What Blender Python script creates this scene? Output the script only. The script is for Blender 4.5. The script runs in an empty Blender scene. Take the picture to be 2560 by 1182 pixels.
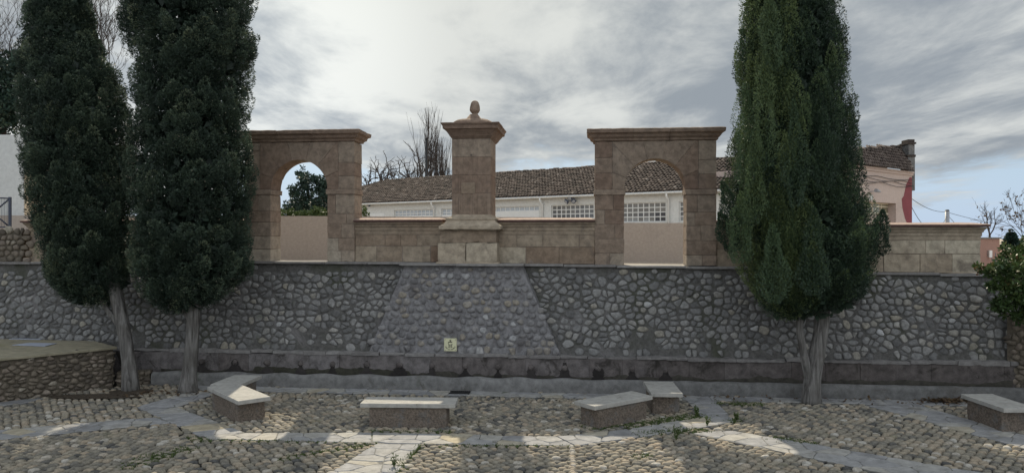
import bpy, bmesh, math, random
import numpy as np
from mathutils import Vector, Matrix, noise

R = math.radians
SC = bpy.context.scene
COL = SC.collection
RND = random.Random(11)
NR = np.random.default_rng(7)

# ------------------------------------------------------------------ camera, world, sun, exposure
CAM_Z, FPX, HOR = 3.7, 1850.0, 591.0
SUN_AZ, SUN_EL = -6.0, 40.0            # degrees: left of straight ahead, above the horizon
cam = bpy.data.cameras.new('camera')
cam.sensor_width = 36.0
cam.lens = 36.0 * FPX / 2560.0
cam.clip_start, cam.clip_end = 0.1, 4000.0
cam_o = bpy.data.objects.new('camera', cam)
COL.objects.link(cam_o)
cam_o.location = (0, 0, CAM_Z)
cam_o.rotation_euler = (R(90), 0, 0)
SC.camera = cam_o
SC.view_settings.view_transform = 'Standard'
SC.view_settings.look = 'None'
SC.view_settings.exposure = 0.18
SC.view_settings.gamma = 1.0

SUN_DIR = Vector((math.sin(R(SUN_AZ)) * math.cos(R(SUN_EL)), math.cos(R(SUN_AZ)) * math.cos(R(SUN_EL)), math.sin(R(SUN_EL))))
sun = bpy.data.lights.new('sun', 'SUN')
sun.energy = 5.0
sun.angle = R(0.7)
sun.color = (1.0, 0.89, 0.70)
sun_o = bpy.data.objects.new('sun', sun)
COL.objects.link(sun_o)
sun_o.rotation_euler = SUN_DIR.to_track_quat('Z', 'Y').to_euler()
sun_o.location = SUN_DIR * 60


class NT:
    """tiny helper for node trees"""
    def __init__(s, tree):
        s.t = tree
        tree.nodes.clear()

    def n(s, typ, props=None, **ins):
        nd = s.t.nodes.new(typ)
        for k, v in (props or {}).items():
            setattr(nd, k, v)
        for k, v in ins.items():
            key = int(k[1:]) if k[0] == 'i' and k[1:].isdigit() else k.replace('_', ' ')
            sock = nd.inputs[key]
            if isinstance(v, bpy.types.NodeSocket):
                s.t.links.new(v, sock)
            else:
                sock.default_value = v
        return nd

    def m(s, op, a, b=0.0, c=None, clamp=False):
        ins = {'i0': a, 'i1': b}
        if c is not None:
            ins['i2'] = c
        return s.n('ShaderNodeMath', {'operation': op, 'use_clamp': clamp}, **ins).outputs[0]

    def v(s, op, a, b=(0, 0, 0)):
        nd = s.n('ShaderNodeVectorMath', {'operation': op}, i0=a, i1=b)
        return nd.outputs['Value'] if op in ('DOT_PRODUCT', 'LENGTH') else nd.outputs['Vector']

    def mix(s, f, a, b, mode='MIX'):
        nd = s.n('ShaderNodeMix', {'data_type': 'RGBA', 'blend_type': mode})
        for idx, val in ((0, f), (6, a), (7, b)):
            if isinstance(val, bpy.types.NodeSocket):
                s.t.links.new(val, nd.inputs[idx])
            else:
                nd.inputs[idx].default_value = val if idx == 0 else (tuple(val) + (1,))[:4]
        return nd.outputs[2]

    def ramp(s, f, stops, interp='LINEAR'):
        nd = s.n('ShaderNodeValToRGB')
        cr = nd.color_ramp
        cr.interpolation = interp
        while len(cr.elements) < len(stops):
            cr.elements.new(0.5)
        for e, (p, c) in zip(cr.elements, stops):
            e.position = p
            e.color = (tuple(c) + (1,))[:4] if not isinstance(c, (int, float)) else (c, c, c, 1)
        s.t.links.new(f, nd.inputs[0])
        return nd.outputs[0]

    def smooth(s, x, a, b, lo=0.0, hi=1.0):
        nd = s.n('ShaderNodeMapRange', {'interpolation_type': 'SMOOTHSTEP'}, i0=x, i1=a, i2=b, i3=lo, i4=hi)
        return nd.outputs[0]

    def noise(s, vec, scale, detail=4.0, rough=0.55, dist=0.0):
        return s.n('ShaderNodeTexNoise', None, Vector=vec, Scale=scale, Detail=detail, Roughness=rough, Distortion=dist).outputs[0]


def build_world():
    w = bpy.data.worlds.new('World')
    SC.world = w
    w.use_nodes = True
    g = NT(w.node_tree)
    sky = g.n('ShaderNodeTexSky', {'sky_type': 'NISHITA', 'sun_disc': False, 'sun_elevation': R(SUN_EL),
                                   'sun_rotation': R(SUN_AZ), 'air_density': 1.0, 'dust_density': 0.6, 'ozone_density': 1.5})
    d = g.v('NORMALIZE', g.n('ShaderNodeTexCoord').outputs['Generated'])
    sep = g.n('ShaderNodeSeparateXYZ', None, Vector=d)
    z = g.m('MAXIMUM', sep.outputs[2], 0.0)
    zz = g.m('ADD', z, 0.10)
    u = g.m('DIVIDE', sep.outputs[0], zz)
    v = g.m('DIVIDE', sep.outputs[1], zz)
    uv = g.n('ShaderNodeCombineXYZ', None, X=u, Y=v, Z=0.0).outputs[0]

    def mapped(rot, sx, sy, off):
        return g.n('ShaderNodeMapping', None, Vector=uv, Rotation=(0, 0, R(rot)), Scale=(sx, sy, 1), Location=off).outputs[0]
    n_big = g.noise(mapped(20, 0.34, 0.34, (3.1, 1.7, 0)), 1.0, 7, 0.55, 0.25)
    n_str = g.noise(mapped(32, 0.75, 0.30, (1.3, 5.2, 0)), 1.0, 9, 0.60, 0.5)
    n_fine = g.noise(mapped(10, 2.0, 1.2, (7.0, 2.0, 0)), 1.0, 8, 0.62, 0.3)

    def blob(az, el, rad):
        b = Vector((math.sin(R(az)) * math.cos(R(el)), math.cos(R(az)) * math.cos(R(el)), math.sin(R(el))))
        dt = g.v('DOT_PRODUCT', d, tuple(b))
        return g.smooth(dt, math.cos(R(rad)), 1.0)
    # cover: how much cloud there is; more overhead, broken low down and on the far right
    cover = g.m('ADD', g.m('MULTIPLY', n_big, 0.55), g.m('MULTIPLY', n_fine, 0.45))
    cover = g.m('ADD', cover, g.smooth(sep.outputs[2], 0.03, 0.16, -0.02, 0.24))
    cover = g.m('ADD', cover, g.m('MULTIPLY', blob(26, 10, 12), 0.22))
    for az, el, rr, k in ((-16, 3.5, 7, 0.20), (4, 6.5, 5, 0.07), (31, 3.0, 9, 0.22), (12, 9, 5, 0.06)):
        cover = g.m('SUBTRACT', cover, g.m('MULTIPLY', blob(az, el, rr), k))
    mask = g.smooth(cover, 0.41, 0.55)
    # shade of the cloud itself
    sh = g.m('ADD', g.m('MULTIPLY', n_str, 0.42), g.m('MULTIPLY', n_fine, 0.34))
    sh = g.m('ADD', sh, g.m('MULTIPLY', n_big, 0.24))
    sh = g.m('ADD', sh, g.m('MULTIPLY', blob(-18, 13, 15), 0.06))
    sh = g.m('SUBTRACT', sh, g.m('MULTIPLY', blob(29, 9, 18), 0.035))
    shade = g.smooth(sh, 0.405, 0.58)
    ccol = g.mix(shade, (0.345, 0.39, 0.44), (0.80, 0.825, 0.81))
    sd = g.m('MAXIMUM', g.v('DOT_PRODUCT', d, tuple(SUN_DIR)), 0.0)
    glow = g.m('POWER', sd, 12.0)
    low = g.m('MULTIPLY', blob(-19, 13, 15), 0.20)
    gain = g.m('ADD', 0.78, g.m('ADD', g.m('MULTIPLY', glow, 0.08), low))
    # unseen sky behind the viewer and overhead is brightened, added fill for camera-facing surfaces
    gain = g.m('ADD', gain, g.smooth(sep.outputs[1], 0.35, -0.5, 0.0, 0.66))
    cl = g.v('SCALE', ccol)
    sc_node = cl.node
    g.t.links.new(gain, sc_node.inputs['Scale'])
    warm = g.mix(g.m('MULTIPLY', glow, 0.8, clamp=True), (1, 1, 1), (1.04, 1.02, 0.93))
    cl = g.mix(1.0, cl, warm, 'MULTIPLY')
    cl = g.mix(1.0, cl, g.mix(g.smooth(sep.outputs[1], 0.3, -0.3), (1, 1, 1), (0.97, 0.99, 1.04)), 'MULTIPLY')
    skyc = g.v('SCALE', sky.outputs[0])
    skyc.node.inputs['Scale'].default_value = 0.075
    # pale low air takes the yellow off the horizon
    skyc = g.mix(g.smooth(sep.outputs[2], 0.0, 0.22, 0.85, 0.0), skyc, (0.42, 0.56, 0.76))
    col = g.mix(mask, skyc, cl)
    bg = g.n('ShaderNodeBackground', None, Color=col, Strength=1.0)
    out = g.n('ShaderNodeOutputWorld')
    g.t.links.new(bg.outputs[0], out.inputs[0])


build_world()

# ------------------------------------------------------------------ helpers

def P(px, py, D):
    """a point seen at source pixel (px, py), D metres straight ahead of the camera"""
    return Vector(((px - 1280) / FPX * D, D, CAM_Z - (py - HOR) / FPX * D))


def G(px, py, z=0.0):
    """the point of the horizontal plane z under a source pixel -> (x, y)"""
    D = FPX * (CAM_Z - z) / (py - HOR)
    return ((px - 1280) / FPX * D, D)


def tag(o, label=None, cat=None, group=None, kind=None):
    if label: o['label'] = label
    if cat: o['category'] = cat
    if group: o['group'] = group
    if kind: o['kind'] = kind
    return o


def empty(name, loc=(0, 0, 0), rz=0.0):
    o = bpy.data.objects.new(name, None)
    COL.objects.link(o)
    o.location = loc
    o.rotation_euler = (0, 0, rz)
    o.empty_display_size = 0.2
    return o


class Geo:
    """collects geometry and builds ONE mesh object"""
    def __init__(s):
        s.v, s.lv, s.cnt, s.tone, s.n = [], [], [], [], 0
        s.sm = []

    def add(s, verts, faces, tone=0.5, smooth=False):
        verts = np.asarray(verts, dtype=np.float64).reshape(-1, 3)
        for f in faces:
            s.lv.append(np.asarray(f, dtype=np.int64) + s.n)
            s.cnt.append(len(f))
        s.tone.append(np.full(len(faces), tone) if np.isscalar(tone) else np.asarray(tone))
        s.sm.append(np.full(len(faces), smooth))
        s.v.append(verts)
        s.n += len(verts)

    def addn(s, verts, faces, tone, smooth=True):
        """faces: (N,k) array"""
        verts = np.asarray(verts).reshape(-1, 3)
        faces = np.asarray(faces)
        s.lv.append((faces + s.n).ravel())
        s.cnt.append(np.full(len(faces), faces.shape[1]))
        s.tone.append(np.full(len(faces), tone) if np.isscalar(tone) else np.asarray(tone).ravel())
        s.sm.append(np.full(len(faces), smooth))
        s.v.append(verts)
        s.n += len(verts)

    def box(s, a, b, tone=0.5):
        (x0, y0, z0), (x1, y1, z1) = a, b
        v = [(x0, y0, z0), (x1, y0, z0), (x1, y1, z0), (x0, y1, z0), (x0, y0, z1), (x1, y0, z1), (x1, y1, z1), (x0, y1, z1)]
        f = [(0, 3, 2, 1), (4, 5, 6, 7), (0, 1, 5, 4), (1, 2, 6, 5), (2, 3, 7, 6), (3, 0, 4, 7)]
        s.add(v, f, tone)

    def tube(s, pts, rads, sides=6, tone=0.5, cap=True, smooth=True):
        pts = np.asarray(pts, float)
        n = len(pts)
        tang = np.gradient(pts, axis=0)
        tang /= np.linalg.norm(tang, axis=1)[:, None] + 1e-9
        up = np.array((0, 0, 1.0)) if abs(tang[0][2]) < 0.9 else np.array((1.0, 0, 0))
        ang = np.arange(sides) * 2 * np.pi / sides
        vs = []
        a = np.cross(up, tang[0]); a /= np.linalg.norm(a)
        for i in range(n):
            a = a - tang[i] * np.dot(a, tang[i])
            a /= np.linalg.norm(a) + 1e-9
            b = np.cross(tang[i], a)
            r = rads[i] if not np.isscalar(rads) else rads
            vs.append(pts[i] + r * (np.cos(ang)[:, None] * a + np.sin(ang)[:, None] * b))
        vs = np.concatenate(vs)
        k = np.arange(sides)
        fs = []
        for i in range(n - 1):
            fs.append(np.stack([i * sides + k, i * sides + (k + 1) % sides, (i + 1) * sides + (k + 1) % sides, (i + 1) * sides + k], 1))
        base = s.n
        s.addn(vs, np.concatenate(fs), tone, smooth)
        if cap:
            s.lv.append(np.arange(sides)[::-1] + base); s.cnt.append(sides)
            s.lv.append(np.arange(sides) + base + (n - 1) * sides); s.cnt.append(sides)
            s.tone.append(np.full(2, tone)); s.sm.append(np.full(2, False))

    def bm(s, b, tone=0.5, smooth=False):
        """take over a bmesh"""
        b.verts.index_update()
        s.add([v.co[:] for v in b.verts], [[v.index for v in f.verts] for f in b.faces], tone, smooth)
        b.free()

    def build(s, name, mat, parent=None, fixn=False):
        me = bpy.data.meshes.new(name)
        v = np.concatenate(s.v)
        lv = np.concatenate([np.asarray(x).ravel() for x in s.lv]).astype(np.int32)
        cnt = np.concatenate([np.atleast_1d(np.asarray(x)) for x in s.cnt]).astype(np.int32)
        tone = np.concatenate([np.atleast_1d(x) for x in s.tone]).astype(np.float32)
        sm = np.concatenate([np.atleast_1d(x) for x in s.sm]).astype(bool)
        me.vertices.add(len(v)); me.vertices.foreach_set('co', v.ravel().astype(np.float32))
        me.loops.add(len(lv)); me.loops.foreach_set('vertex_index', lv)
        me.polygons.add(len(cnt))
        st = np.concatenate([[0], np.cumsum(cnt)[:-1]]).astype(np.int32)
        me.polygons.foreach_set('loop_start', st)
        me.polygons.foreach_set('use_smooth', sm)
        at = me.attributes.new('tone', 'FLOAT', 'FACE')
        at.data.foreach_set('value', tone)
        me.update(calc_edges=True)
        me.validate()
        if fixn:
            b = bmesh.new(); b.from_mesh(me)
            bmesh.ops.recalc_face_normals(b, faces=b.faces)
            b.to_mesh(me); b.free()
        me.materials.append(mat)
        o = bpy.data.objects.new(name, me)
        COL.objects.link(o)
        if parent is not None:
            o.parent = parent
        return o


def bm_box(a, b):
    m = bmesh.new()
    bmesh.ops.create_cube(m, size=1.0)
    for v in m.verts:
        v.co = Vector([a[i] + (v.co[i] + 0.5) * (b[i] - a[i]) for i in range(3)])
    return m


def bm_prism(poly, d0, d1):
    """polygon in (s, z), extruded from depth d0 (front) to d1 (back)"""
    m = bmesh.new()
    f = [m.verts.new((x, d0, z)) for x, z in poly]
    b = [m.verts.new((x, d1, z)) for x, z in poly]
    n = len(poly)
    m.faces.new(f)
    m.faces.new(b[::-1])
    for i in range(n):
        m.faces.new((f[i], b[i], b[(i + 1) % n], f[(i + 1) % n]))
    bmesh.ops.recalc_face_normals(m, faces=m.faces)
    return m


def erode(m, bevel=0.012, maxlen=0.16, amp=0.007, freq=3.0, seed=0.0, chip=0.0, seg=2, passes=4):
    """soft edges, then worn, slightly uneven faces"""
    if bevel > 0:
        bmesh.ops.bevel(m, geom=list(m.edges), offset=bevel, segments=seg, affect='EDGES', profile=0.6, clamp_overlap=True)
    for _ in range(passes):
        long = [e for e in m.edges if e.calc_length() > maxlen]
        if not long:
            break
        bmesh.ops.subdivide_edges(m, edges=long, cuts=1, use_grid_fill=True)
    bmesh.ops.triangulate(m, faces=[f for f in m.faces if len(f.verts) > 4])
    m.normal_update()
    off = Vector((seed * 13.7, seed * 7.1, seed * 3.3))
    mv = []
    for v in m.verts:
        p = v.co * freq + off
        n1 = noise.noise(p) + 0.5 * noise.noise(p * 2.7) + 0.25 * noise.noise(p * 7)
        k = n1 * amp
        if chip:
            c = 0.6 * noise.noise(v.co * 2.3 + off * 2) + 0.45 * noise.noise(v.co * 6.1 + off)
            if c > 0.12:
                k -= (c - 0.12) * chip
        mv.append(v.normal * k)
    for v, d in zip(m.verts, mv):
        v.co += d
    return m


def loft(s0, s1, d0, d1, prof, cap=True):
    """stacked rectangle: prof is [(offset, z)...] from bottom to top"""
    m = bmesh.new()
    rings = []
    for o, z in prof:
        rings.append([m.verts.new(c) for c in ((s0 - o, d0 - o, z), (s1 + o, d0 - o, z), (s1 + o, d1 + o, z), (s0 - o, d1 + o, z))])
    for a, b in zip(rings, rings[1:]):
        for i in range(4):
            m.faces.new((a[i], a[(i + 1) % 4], b[(i + 1) % 4], b[i]))
    if cap:
        m.faces.new(rings[0][::-1])
        m.faces.new(rings[-1])
    return m


def cells(sites, gap=0.02, p=8, K=12, extra=None, nn=12, cap=None):
    """rounded Voronoi cells: returns (N,K) radii around each site, and the angles.
    extra: list of (normal(2), offset) half planes n.x <= offset applied to every site"""
    N = len(sites)
    th = np.arange(K) * 2 * np.pi / K
    rad = np.zeros((N, K))
    nn = min(nn, N - 1)
    for a in range(0, N, 800):
        S = sites[a:a + 800]
        d2 = ((S[:, None, :] - sites[None]) ** 2).sum(2)
        idx = np.argpartition(d2, nn, axis=1)[:, :nn + 1]
        vec = sites[idx] - S[:, None, :]
        dist = np.linalg.norm(vec, axis=2)
        phi = np.arctan2(vec[..., 1], vec[..., 0])
        dd = np.where(dist < 1e-6, 1e6, dist / 2 - gap / 2)
        dd = np.maximum(dd, 0.004)
        c = np.maximum(0, np.cos(th[None, :, None] - phi[:, None, :])) / dd[:, None, :]
        if extra:
            ec = []
            for nrm, off in extra:
                nrm = np.asarray(nrm)
                de = np.maximum(off - S @ nrm, 0.004)
                ec.append(np.maximum(0, np.cos(th[None, :] - math.atan2(nrm[1], nrm[0]))) / de[:, None])
            c = np.concatenate([c, np.stack(ec, 2)], 2)
        r = 1.0 / ((c ** p).sum(2) ** (1.0 / p) + 1e-9)
        rad[a:a + 800] = r
    if cap:
        rad = np.minimum(rad, cap)
    return rad, th


def domes(sites, rad, th, h, tone, prof=((1.0, 0.0), (0.90, 0.55), (0.6, 0.9)), z0=0.0, tilt=None):
    """stones over each site: local coordinates (a, b, height) -> verts (N,M,3), quads, tris, per-stone tone"""
    N, K = rad.shape
    rings = []
    c, s = np.cos(th), np.sin(th)
    h = np.broadcast_to(np.asarray(h, float), (N,))
    for f, g in prof:
        x = sites[:, 0:1] + rad * f * c
        y = sites[:, 1:2] + rad * f * s
        zz = np.broadcast_to((z0 + h * g)[:, None], x.shape).copy()
        if tilt is not None:
            zz += (tilt[:, 0:1] * rad * f * c + tilt[:, 1:2] * rad * f * s) * (1 if g > 0 else 0)
        rings.append(np.stack([x, y, zz], 2))
    top = np.stack([sites[:, 0], sites[:, 1], z0 + h], 1)[:, None, :]
    V = np.concatenate(rings + [top], 1)
    M = V.shape[1]
    k = np.arange(K)
    q = np.concatenate([np.stack([i * K + k, i * K + (k + 1) % K, (i + 1) * K + (k + 1) % K, (i + 1) * K + k], 1) for i in range(len(prof) - 1)])
    t = np.stack([(len(prof) - 1) * K + k, (len(prof) - 1) * K + (k + 1) % K, np.full(K, M - 1)], 1)
    base = (np.arange(N) * M)[:, None, None]
    Q = (q[None] + base).reshape(-1, 4)
    T = (t[None] + base).reshape(-1, 3)
    return V, Q, T, np.repeat(tone, len(q)), np.repeat(tone, len(t))


def add_domes(geo, V, Q, T, tq, tt, smooth=True):
    n0 = geo.n
    geo.addn(V.reshape(-1, 3), Q, tq, smooth)
    geo.lv.append((T + n0).ravel()); geo.cnt.append(np.full(len(T), 3))
    geo.tone.append(tt); geo.sm.append(np.full(len(T), smooth))


def brick_sites(x0, x1, y0, y1, a, b, jit=0.25, rng=NR):
    ny = int((y1 - y0) / b) + 1
    nx = int((x1 - x0) / a) + 2
    j, i = np.mgrid[0:ny, 0:nx]
    x = x0 + (i + 0.5 * (j % 2)) * a + rng.normal(0, jit * a, i.shape) * 0.8
    y = y0 + (j + 0.5) * b + rng.normal(0, jit * b, i.shape) * 0.6
    return np.stack([x.ravel(), y.ravel()], 1)


def inside(poly, pts):
    poly = np.asarray(poly)
    x, y = pts[:, 0], pts[:, 1]
    r = np.zeros(len(pts), bool)
    n = len(poly)
    for i in range(n):
        x0, y0 = poly[i]; x1, y1 = poly[(i + 1) % n]
        c = ((y0 > y) != (y1 > y)) & (x < (x1 - x0) * (y - y0) / (y1 - y0 + 1e-12) + x0)
        r ^= c
    return r

# ------------------------------------------------------------------ materials
MATS = {}


def new_mat(name):
    m = bpy.data.materials.new(name)
    m.use_nodes = True
    return m, NT(m.node_tree)


def finish(g, color, rough=0.9, bump=None, bstr=0.4, bdist=0.02, spec=0.3, extra=None):
    b = g.n('ShaderNodeBsdfPrincipled')
    for k, val in (('Base Color', color), ('Roughness', rough)):
        if isinstance(val, bpy.types.NodeSocket):
            g.t.links.new(val, b.inputs[k])
        else:
            b.inputs[k].default_value = val if k == 'Roughness' else (tuple(val) + (1,))[:4]
    b.inputs['Specular IOR Level'].default_value = spec
    if bump is not None:
        bn = g.n('ShaderNodeBump', None, Strength=bstr, Distance=bdist, Height=bump)
        g.t.links.new(bn.outputs[0], b.inputs['Normal'])
    for k, val in (extra or {}).items():
        b.inputs[k].default_value = val
    out = g.n('ShaderNodeOutputMaterial')
    g.t.links.new(b.outputs[0], out.inputs[0])
    return b


def stone(name, stops, big=0.8, fine=9.0, var=0.45, bstr=0.5, bdist=0.012, rough=0.92, moss=None, stain=None, spec=0.25, grain=60.0):
    """stops: ramp over the block/stone tone; mottled by noise; moss=(colour, low, high) patches"""
    m, g = new_mat(name)
    pos = g.n('ShaderNodeNewGeometry').outputs['Position']
    tone = g.n('ShaderNodeAttribute', {'attribute_name': 'tone'}).outputs['Fac']
    nb = g.noise(pos, big, 5, 0.6, 0.3)
    nf = g.noise(pos, fine, 8, 0.65, 0.2)
    ng = g.noise(pos, grain, 3, 0.6)
    t2 = g.m('ADD', tone, g.m('MULTIPLY', g.m('SUBTRACT', nb, 0.5), 0.5), clamp=True)
    col = g.ramp(t2, stops)
    k = g.m('ADD', g.m('MULTIPLY', nf, 0.75), g.m('MULTIPLY', ng, 0.25))
    mul = g.smooth(k, 0.25, 0.75, 1 - var, 1 + var)
    sc = g.v('SCALE', col)
    g.t.links.new(mul, sc.node.inputs['Scale'])
    col = sc
    if stain:
        c, lo, hi, scl = stain
        ns = g.noise(pos, scl, 6, 0.7, 0.8)
        col = g.mix(g.smooth(ns, lo, hi, 0, 0.85), col, c)
    if moss:
        c, lo, hi, scl = moss
        ns = g.noise(pos, scl, 7, 0.7, 0.3)
        col = g.mix(g.smooth(ns, lo, hi, 0, 0.9), col, c)
    hgt = g.m('ADD', nf, g.m('MULTIPLY', ng, 0.5))
    finish(g, col, rough, hgt, bstr, bdist, spec)
    MATS[name] = m
    return m


def plain(name, color, rough=0.6, spec=0.4, var=0.12, scale=3.0, metal=0.0, bstr=0.15, fine=30):
    m, g = new_mat(name)
    pos = g.n('ShaderNodeNewGeometry').outputs['Position']
    a = g.noise(pos, scale, 5, 0.6, 0.2)
    f = g.noise(pos, fine, 4, 0.6)
    k = g.smooth(g.m('ADD', g.m('MULTIPLY', a, 0.6), g.m('MULTIPLY', f, 0.4)), 0.25, 0.75, 1 - var, 1 + var)
    sc = g.v('SCALE', g.n('ShaderNodeRGB').outputs[0])
    sc.node.inputs[0].links[0].from_node.outputs[0].default_value = tuple(color) + (1,)
    g.t.links.new(k, sc.node.inputs['Scale'])
    finish(g, sc, rough, f, bstr, 0.006, spec, {'Metallic': metal})
    MATS[name] = m
    return m


def leaf(name, stops, rough=0.55, spec=0.35, trans=0.15):
    m, g = new_mat(name)
    tone = g.n('ShaderNodeAttribute', {'attribute_name': 'tone'}).outputs['Fac']
    col = g.ramp(tone, stops)
    b = g.n('ShaderNodeBsdfPrincipled', None, Base_Color=col, Roughness=rough)
    b.inputs['Specular IOR Level'].default_value = spec
    tr = g.n('ShaderNodeBsdfTranslucent', None, Color=col)
    mx = g.n('ShaderNodeMixShader', None, i0=trans, i1=b.outputs[0], i2=tr.outputs[0])
    out = g.n('ShaderNodeOutputMaterial')
    g.t.links.new(mx.outputs[0], out.inputs[0])
    MATS[name] = m
    return m


SAND = stone('sandstone', [(0.0, (0.165, 0.110, 0.082)), (0.3, (0.222, 0.162, 0.122)), (0.6, (0.26, 0.205, 0.158)), (0.85, (0.32, 0.266, 0.208)), (1.0, (0.37, 0.32, 0.255))],
             big=0.7, fine=7, var=0.36, bstr=0.8, bdist=0.018, stain=((0.12, 0.096, 0.08), 0.54, 0.78, 1.6))
SAND2 = stone('sandstone_pale', [(0.0, (0.19, 0.128, 0.09)), (0.35, (0.255, 0.20, 0.148)), (0.7, (0.345, 0.288, 0.218)), (1.0, (0.44, 0.385, 0.30))],
              big=0.8, fine=6, var=0.38, bstr=0.8, bdist=0.018, stain=((0.125, 0.102, 0.086), 0.54, 0.78, 1.5))
PEBBLE = stone('wall_pebble', [(0.0, (0.11, 0.108, 0.106)), (0.35, (0.178, 0.176, 0.173)), (0.65, (0.235, 0.231, 0.223)), (0.85, (0.26, 0.238, 0.195)), (1.0, (0.345, 0.345, 0.345))],
               big=0.5, fine=12, var=0.42, bstr=0.5, bdist=0.008, moss=((0.085, 0.086, 0.055), 0.56, 0.76, 1.3))
MORTAR = stone('wall_mortar', [(0, (0.082, 0.079, 0.073)), (1, (0.135, 0.130, 0.125))], big=1.0, fine=12, var=0.45, bstr=0.9, bdist=0.03, moss=((0.058, 0.062, 0.042), 0.50, 0.70, 0.7), stain=((0.20, 0.19, 0.19), 0.55, 0.70, 0.8))
MORTAR_PALE = stone('smeared_mortar', [(0, (0.17, 0.166, 0.17)), (1, (0.25, 0.243, 0.248))], big=1.0, fine=9, var=0.45, bstr=0.9, bdist=0.03, stain=((0.085, 0.076, 0.074), 0.52, 0.72, 0.9))
PEBBLE_PALE = stone('smeared_pebble', [(0, (0.15, 0.147, 0.15)), (0.5, (0.225, 0.22, 0.22)), (0.8, (0.26, 0.232, 0.19)), (1, (0.34, 0.338, 0.338))], big=0.6, fine=9, var=0.42, bstr=0.6, bdist=0.012,
                    stain=((0.095, 0.085, 0.083), 0.52, 0.72, 0.9))
COBBLE = stone('ground_cobble', [(0, (0.078, 0.077, 0.074)), (0.25, (0.158, 0.147, 0.125)), (0.55, (0.24, 0.215, 0.169)), (0.8, (0.285, 0.235, 0.176)), (1, (0.37, 0.35, 0.31))],
               big=0.35, fine=18, var=0.40, bstr=0.4, bdist=0.005, moss=((0.085, 0.095, 0.045), 0.58, 0.78, 0.9))
SOIL = stone('joint_soil', [(0, (0.026, 0.024, 0.020)), (1, (0.040, 0.036, 0.029))], big=0.8, fine=15, var=0.4, bstr=0.8, bdist=0.02, moss=((0.038, 0.052, 0.02), 0.54, 0.68, 0.8))
FLAG = stone('flagstone', [(0, (0.21, 0.21, 0.213)), (0.4, (0.265, 0.264, 0.265)), (0.75, (0.315, 0.303, 0.275)), (1, (0.35, 0.305, 0.22))], big=0.5, fine=5, var=0.34, bstr=0.5, bdist=0.01, stain=((0.155, 0.147, 0.132), 0.54, 0.72, 1.2))
FLAGJ = stone('flagstone_joint', [(0, (0.13, 0.128, 0.12)), (1, (0.185, 0.18, 0.165))], big=0.9, fine=12, var=0.4, bstr=0.6, bdist=0.01, moss=((0.06, 0.08, 0.03), 0.54, 0.68, 1.2))
SLABP = stone('fountain_slab', [(0, (0.085, 0.073, 0.068)), (0.5, (0.120, 0.106, 0.102)), (1, (0.165, 0.153, 0.152))], big=1.6, fine=5, var=0.52, bstr=0.7, bdist=0.015,
              stain=((0.034, 0.030, 0.026), 0.53, 0.66, 1.9))
CONCRETE = stone('trough_concrete', [(0, (0.115, 0.113, 0.110)), (1, (0.20, 0.197, 0.192))], big=0.9, fine=6, var=0.40, bstr=0.5, bdist=0.012, moss=((0.065, 0.072, 0.046), 0.56, 0.74, 1.0), stain=((0.085, 0.078, 0.07), 0.54, 0.70, 1.7))
BENCHTOP = stone('bench_concrete', [(0, (0.30, 0.292, 0.272)), (1, (0.36, 0.35, 0.325))], big=1.5, fine=8, var=0.22, bstr=0.3, bdist=0.006, stain=((0.19, 0.182, 0.165), 0.56, 0.74, 2.2))
AGGREG = stone('bench_aggregate', [(0, (0.12, 0.095, 0.075)), (1, (0.18, 0.15, 0.125))], big=3.0, fine=26, var=0.65, bstr=1.0, bdist=0.02, grain=90, stain=((0.15, 0.145, 0.14), 0.52, 0.66, 2.5))
PLATTOP = stone('platform_screed', [(0, (0.22, 0.198, 0.135)), (1, (0.29, 0.262, 0.195))], big=0.7, fine=4, var=0.30, bstr=0.3, bdist=0.01, stain=((0.15, 0.14, 0.105), 0.52, 0.7, 1.2), moss=((0.17, 0.16, 0.07), 0.55, 0.7, .8))
RUBBLE = stone('rubble_stone', [(0, (0.095, 0.08, 0.065)), (0.4, (0.16, 0.135, 0.105)), (0.75, (0.20, 0.165, 0.135)), (1, (0.30, 0.27, 0.22))], big=0.9, fine=12, var=0.4, bstr=0.6, bdist=0.012)
RUBMORT = stone('rubble_mortar', [(0, (0.10, 0.085, 0.065)), (1, (0.13, 0.11, 0.085))], big=1, fine=12, var=0.35, bstr=0.8, bdist=0.02)
LEDGE = stone('ledge_stone', [(0, (0.16, 0.15, 0.145)), (1, (0.27, 0.26, 0.25))], big=1.2, fine=8, var=0.3, bstr=0.5, bdist=0.01, moss=((0.10, 0.11, 0.05), 0.62, 0.76, 1.2))
COPING = stone('red_coping', [(0, (0.31, 0.225, 0.185)), (1, (0.38, 0.285, 0.235))], big=1.0, fine=8, var=0.24, bstr=0.4, bdist=0.008)
FASCIA = stone('maroon_edge', [(0, (0.085, 0.048, 0.043)), (1, (0.13, 0.075, 0.065))], big=1.0, fine=8, var=0.3, bstr=0.4, bdist=0.008)
STUCCO = stone('beige_render', [(0, (0.37, 0.315, 0.27)), (1, (0.43, 0.37, 0.32))], big=0.5, fine=12, var=0.14, bstr=0.25, bdist=0.006, stain=((0.30, 0.26, 0.225), 0.54, 0.78, 1.1))
PINK = stone('pink_render', [(0, (0.45, 0.365, 0.325)), (1, (0.50, 0.41, 0.365))], big=0.5, fine=10, var=0.12, bstr=0.2, bdist=0.006, stain=((0.36, 0.29, 0.25), 0.58, 0.8, 0.7))
WHITE = stone('white_render', [(0, (0.56, 0.56, 0.54)), (1, (0.66, 0.66, 0.63))], big=0.4, fine=8, var=0.12, bstr=0.2, bdist=0.006, stain=((0.46, 0.45, 0.42), 0.56, 0.8, 0.9))
TILE = stone('roof_tile', [(0, (0.038, 0.031, 0.027)), (0.45, (0.088, 0.067, 0.056)), (0.8, (0.145, 0.112, 0.092)), (1, (0.26, 0.222, 0.19))], big=0.7, fine=9, var=0.45, bstr=0.4, bdist=0.01)
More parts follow.
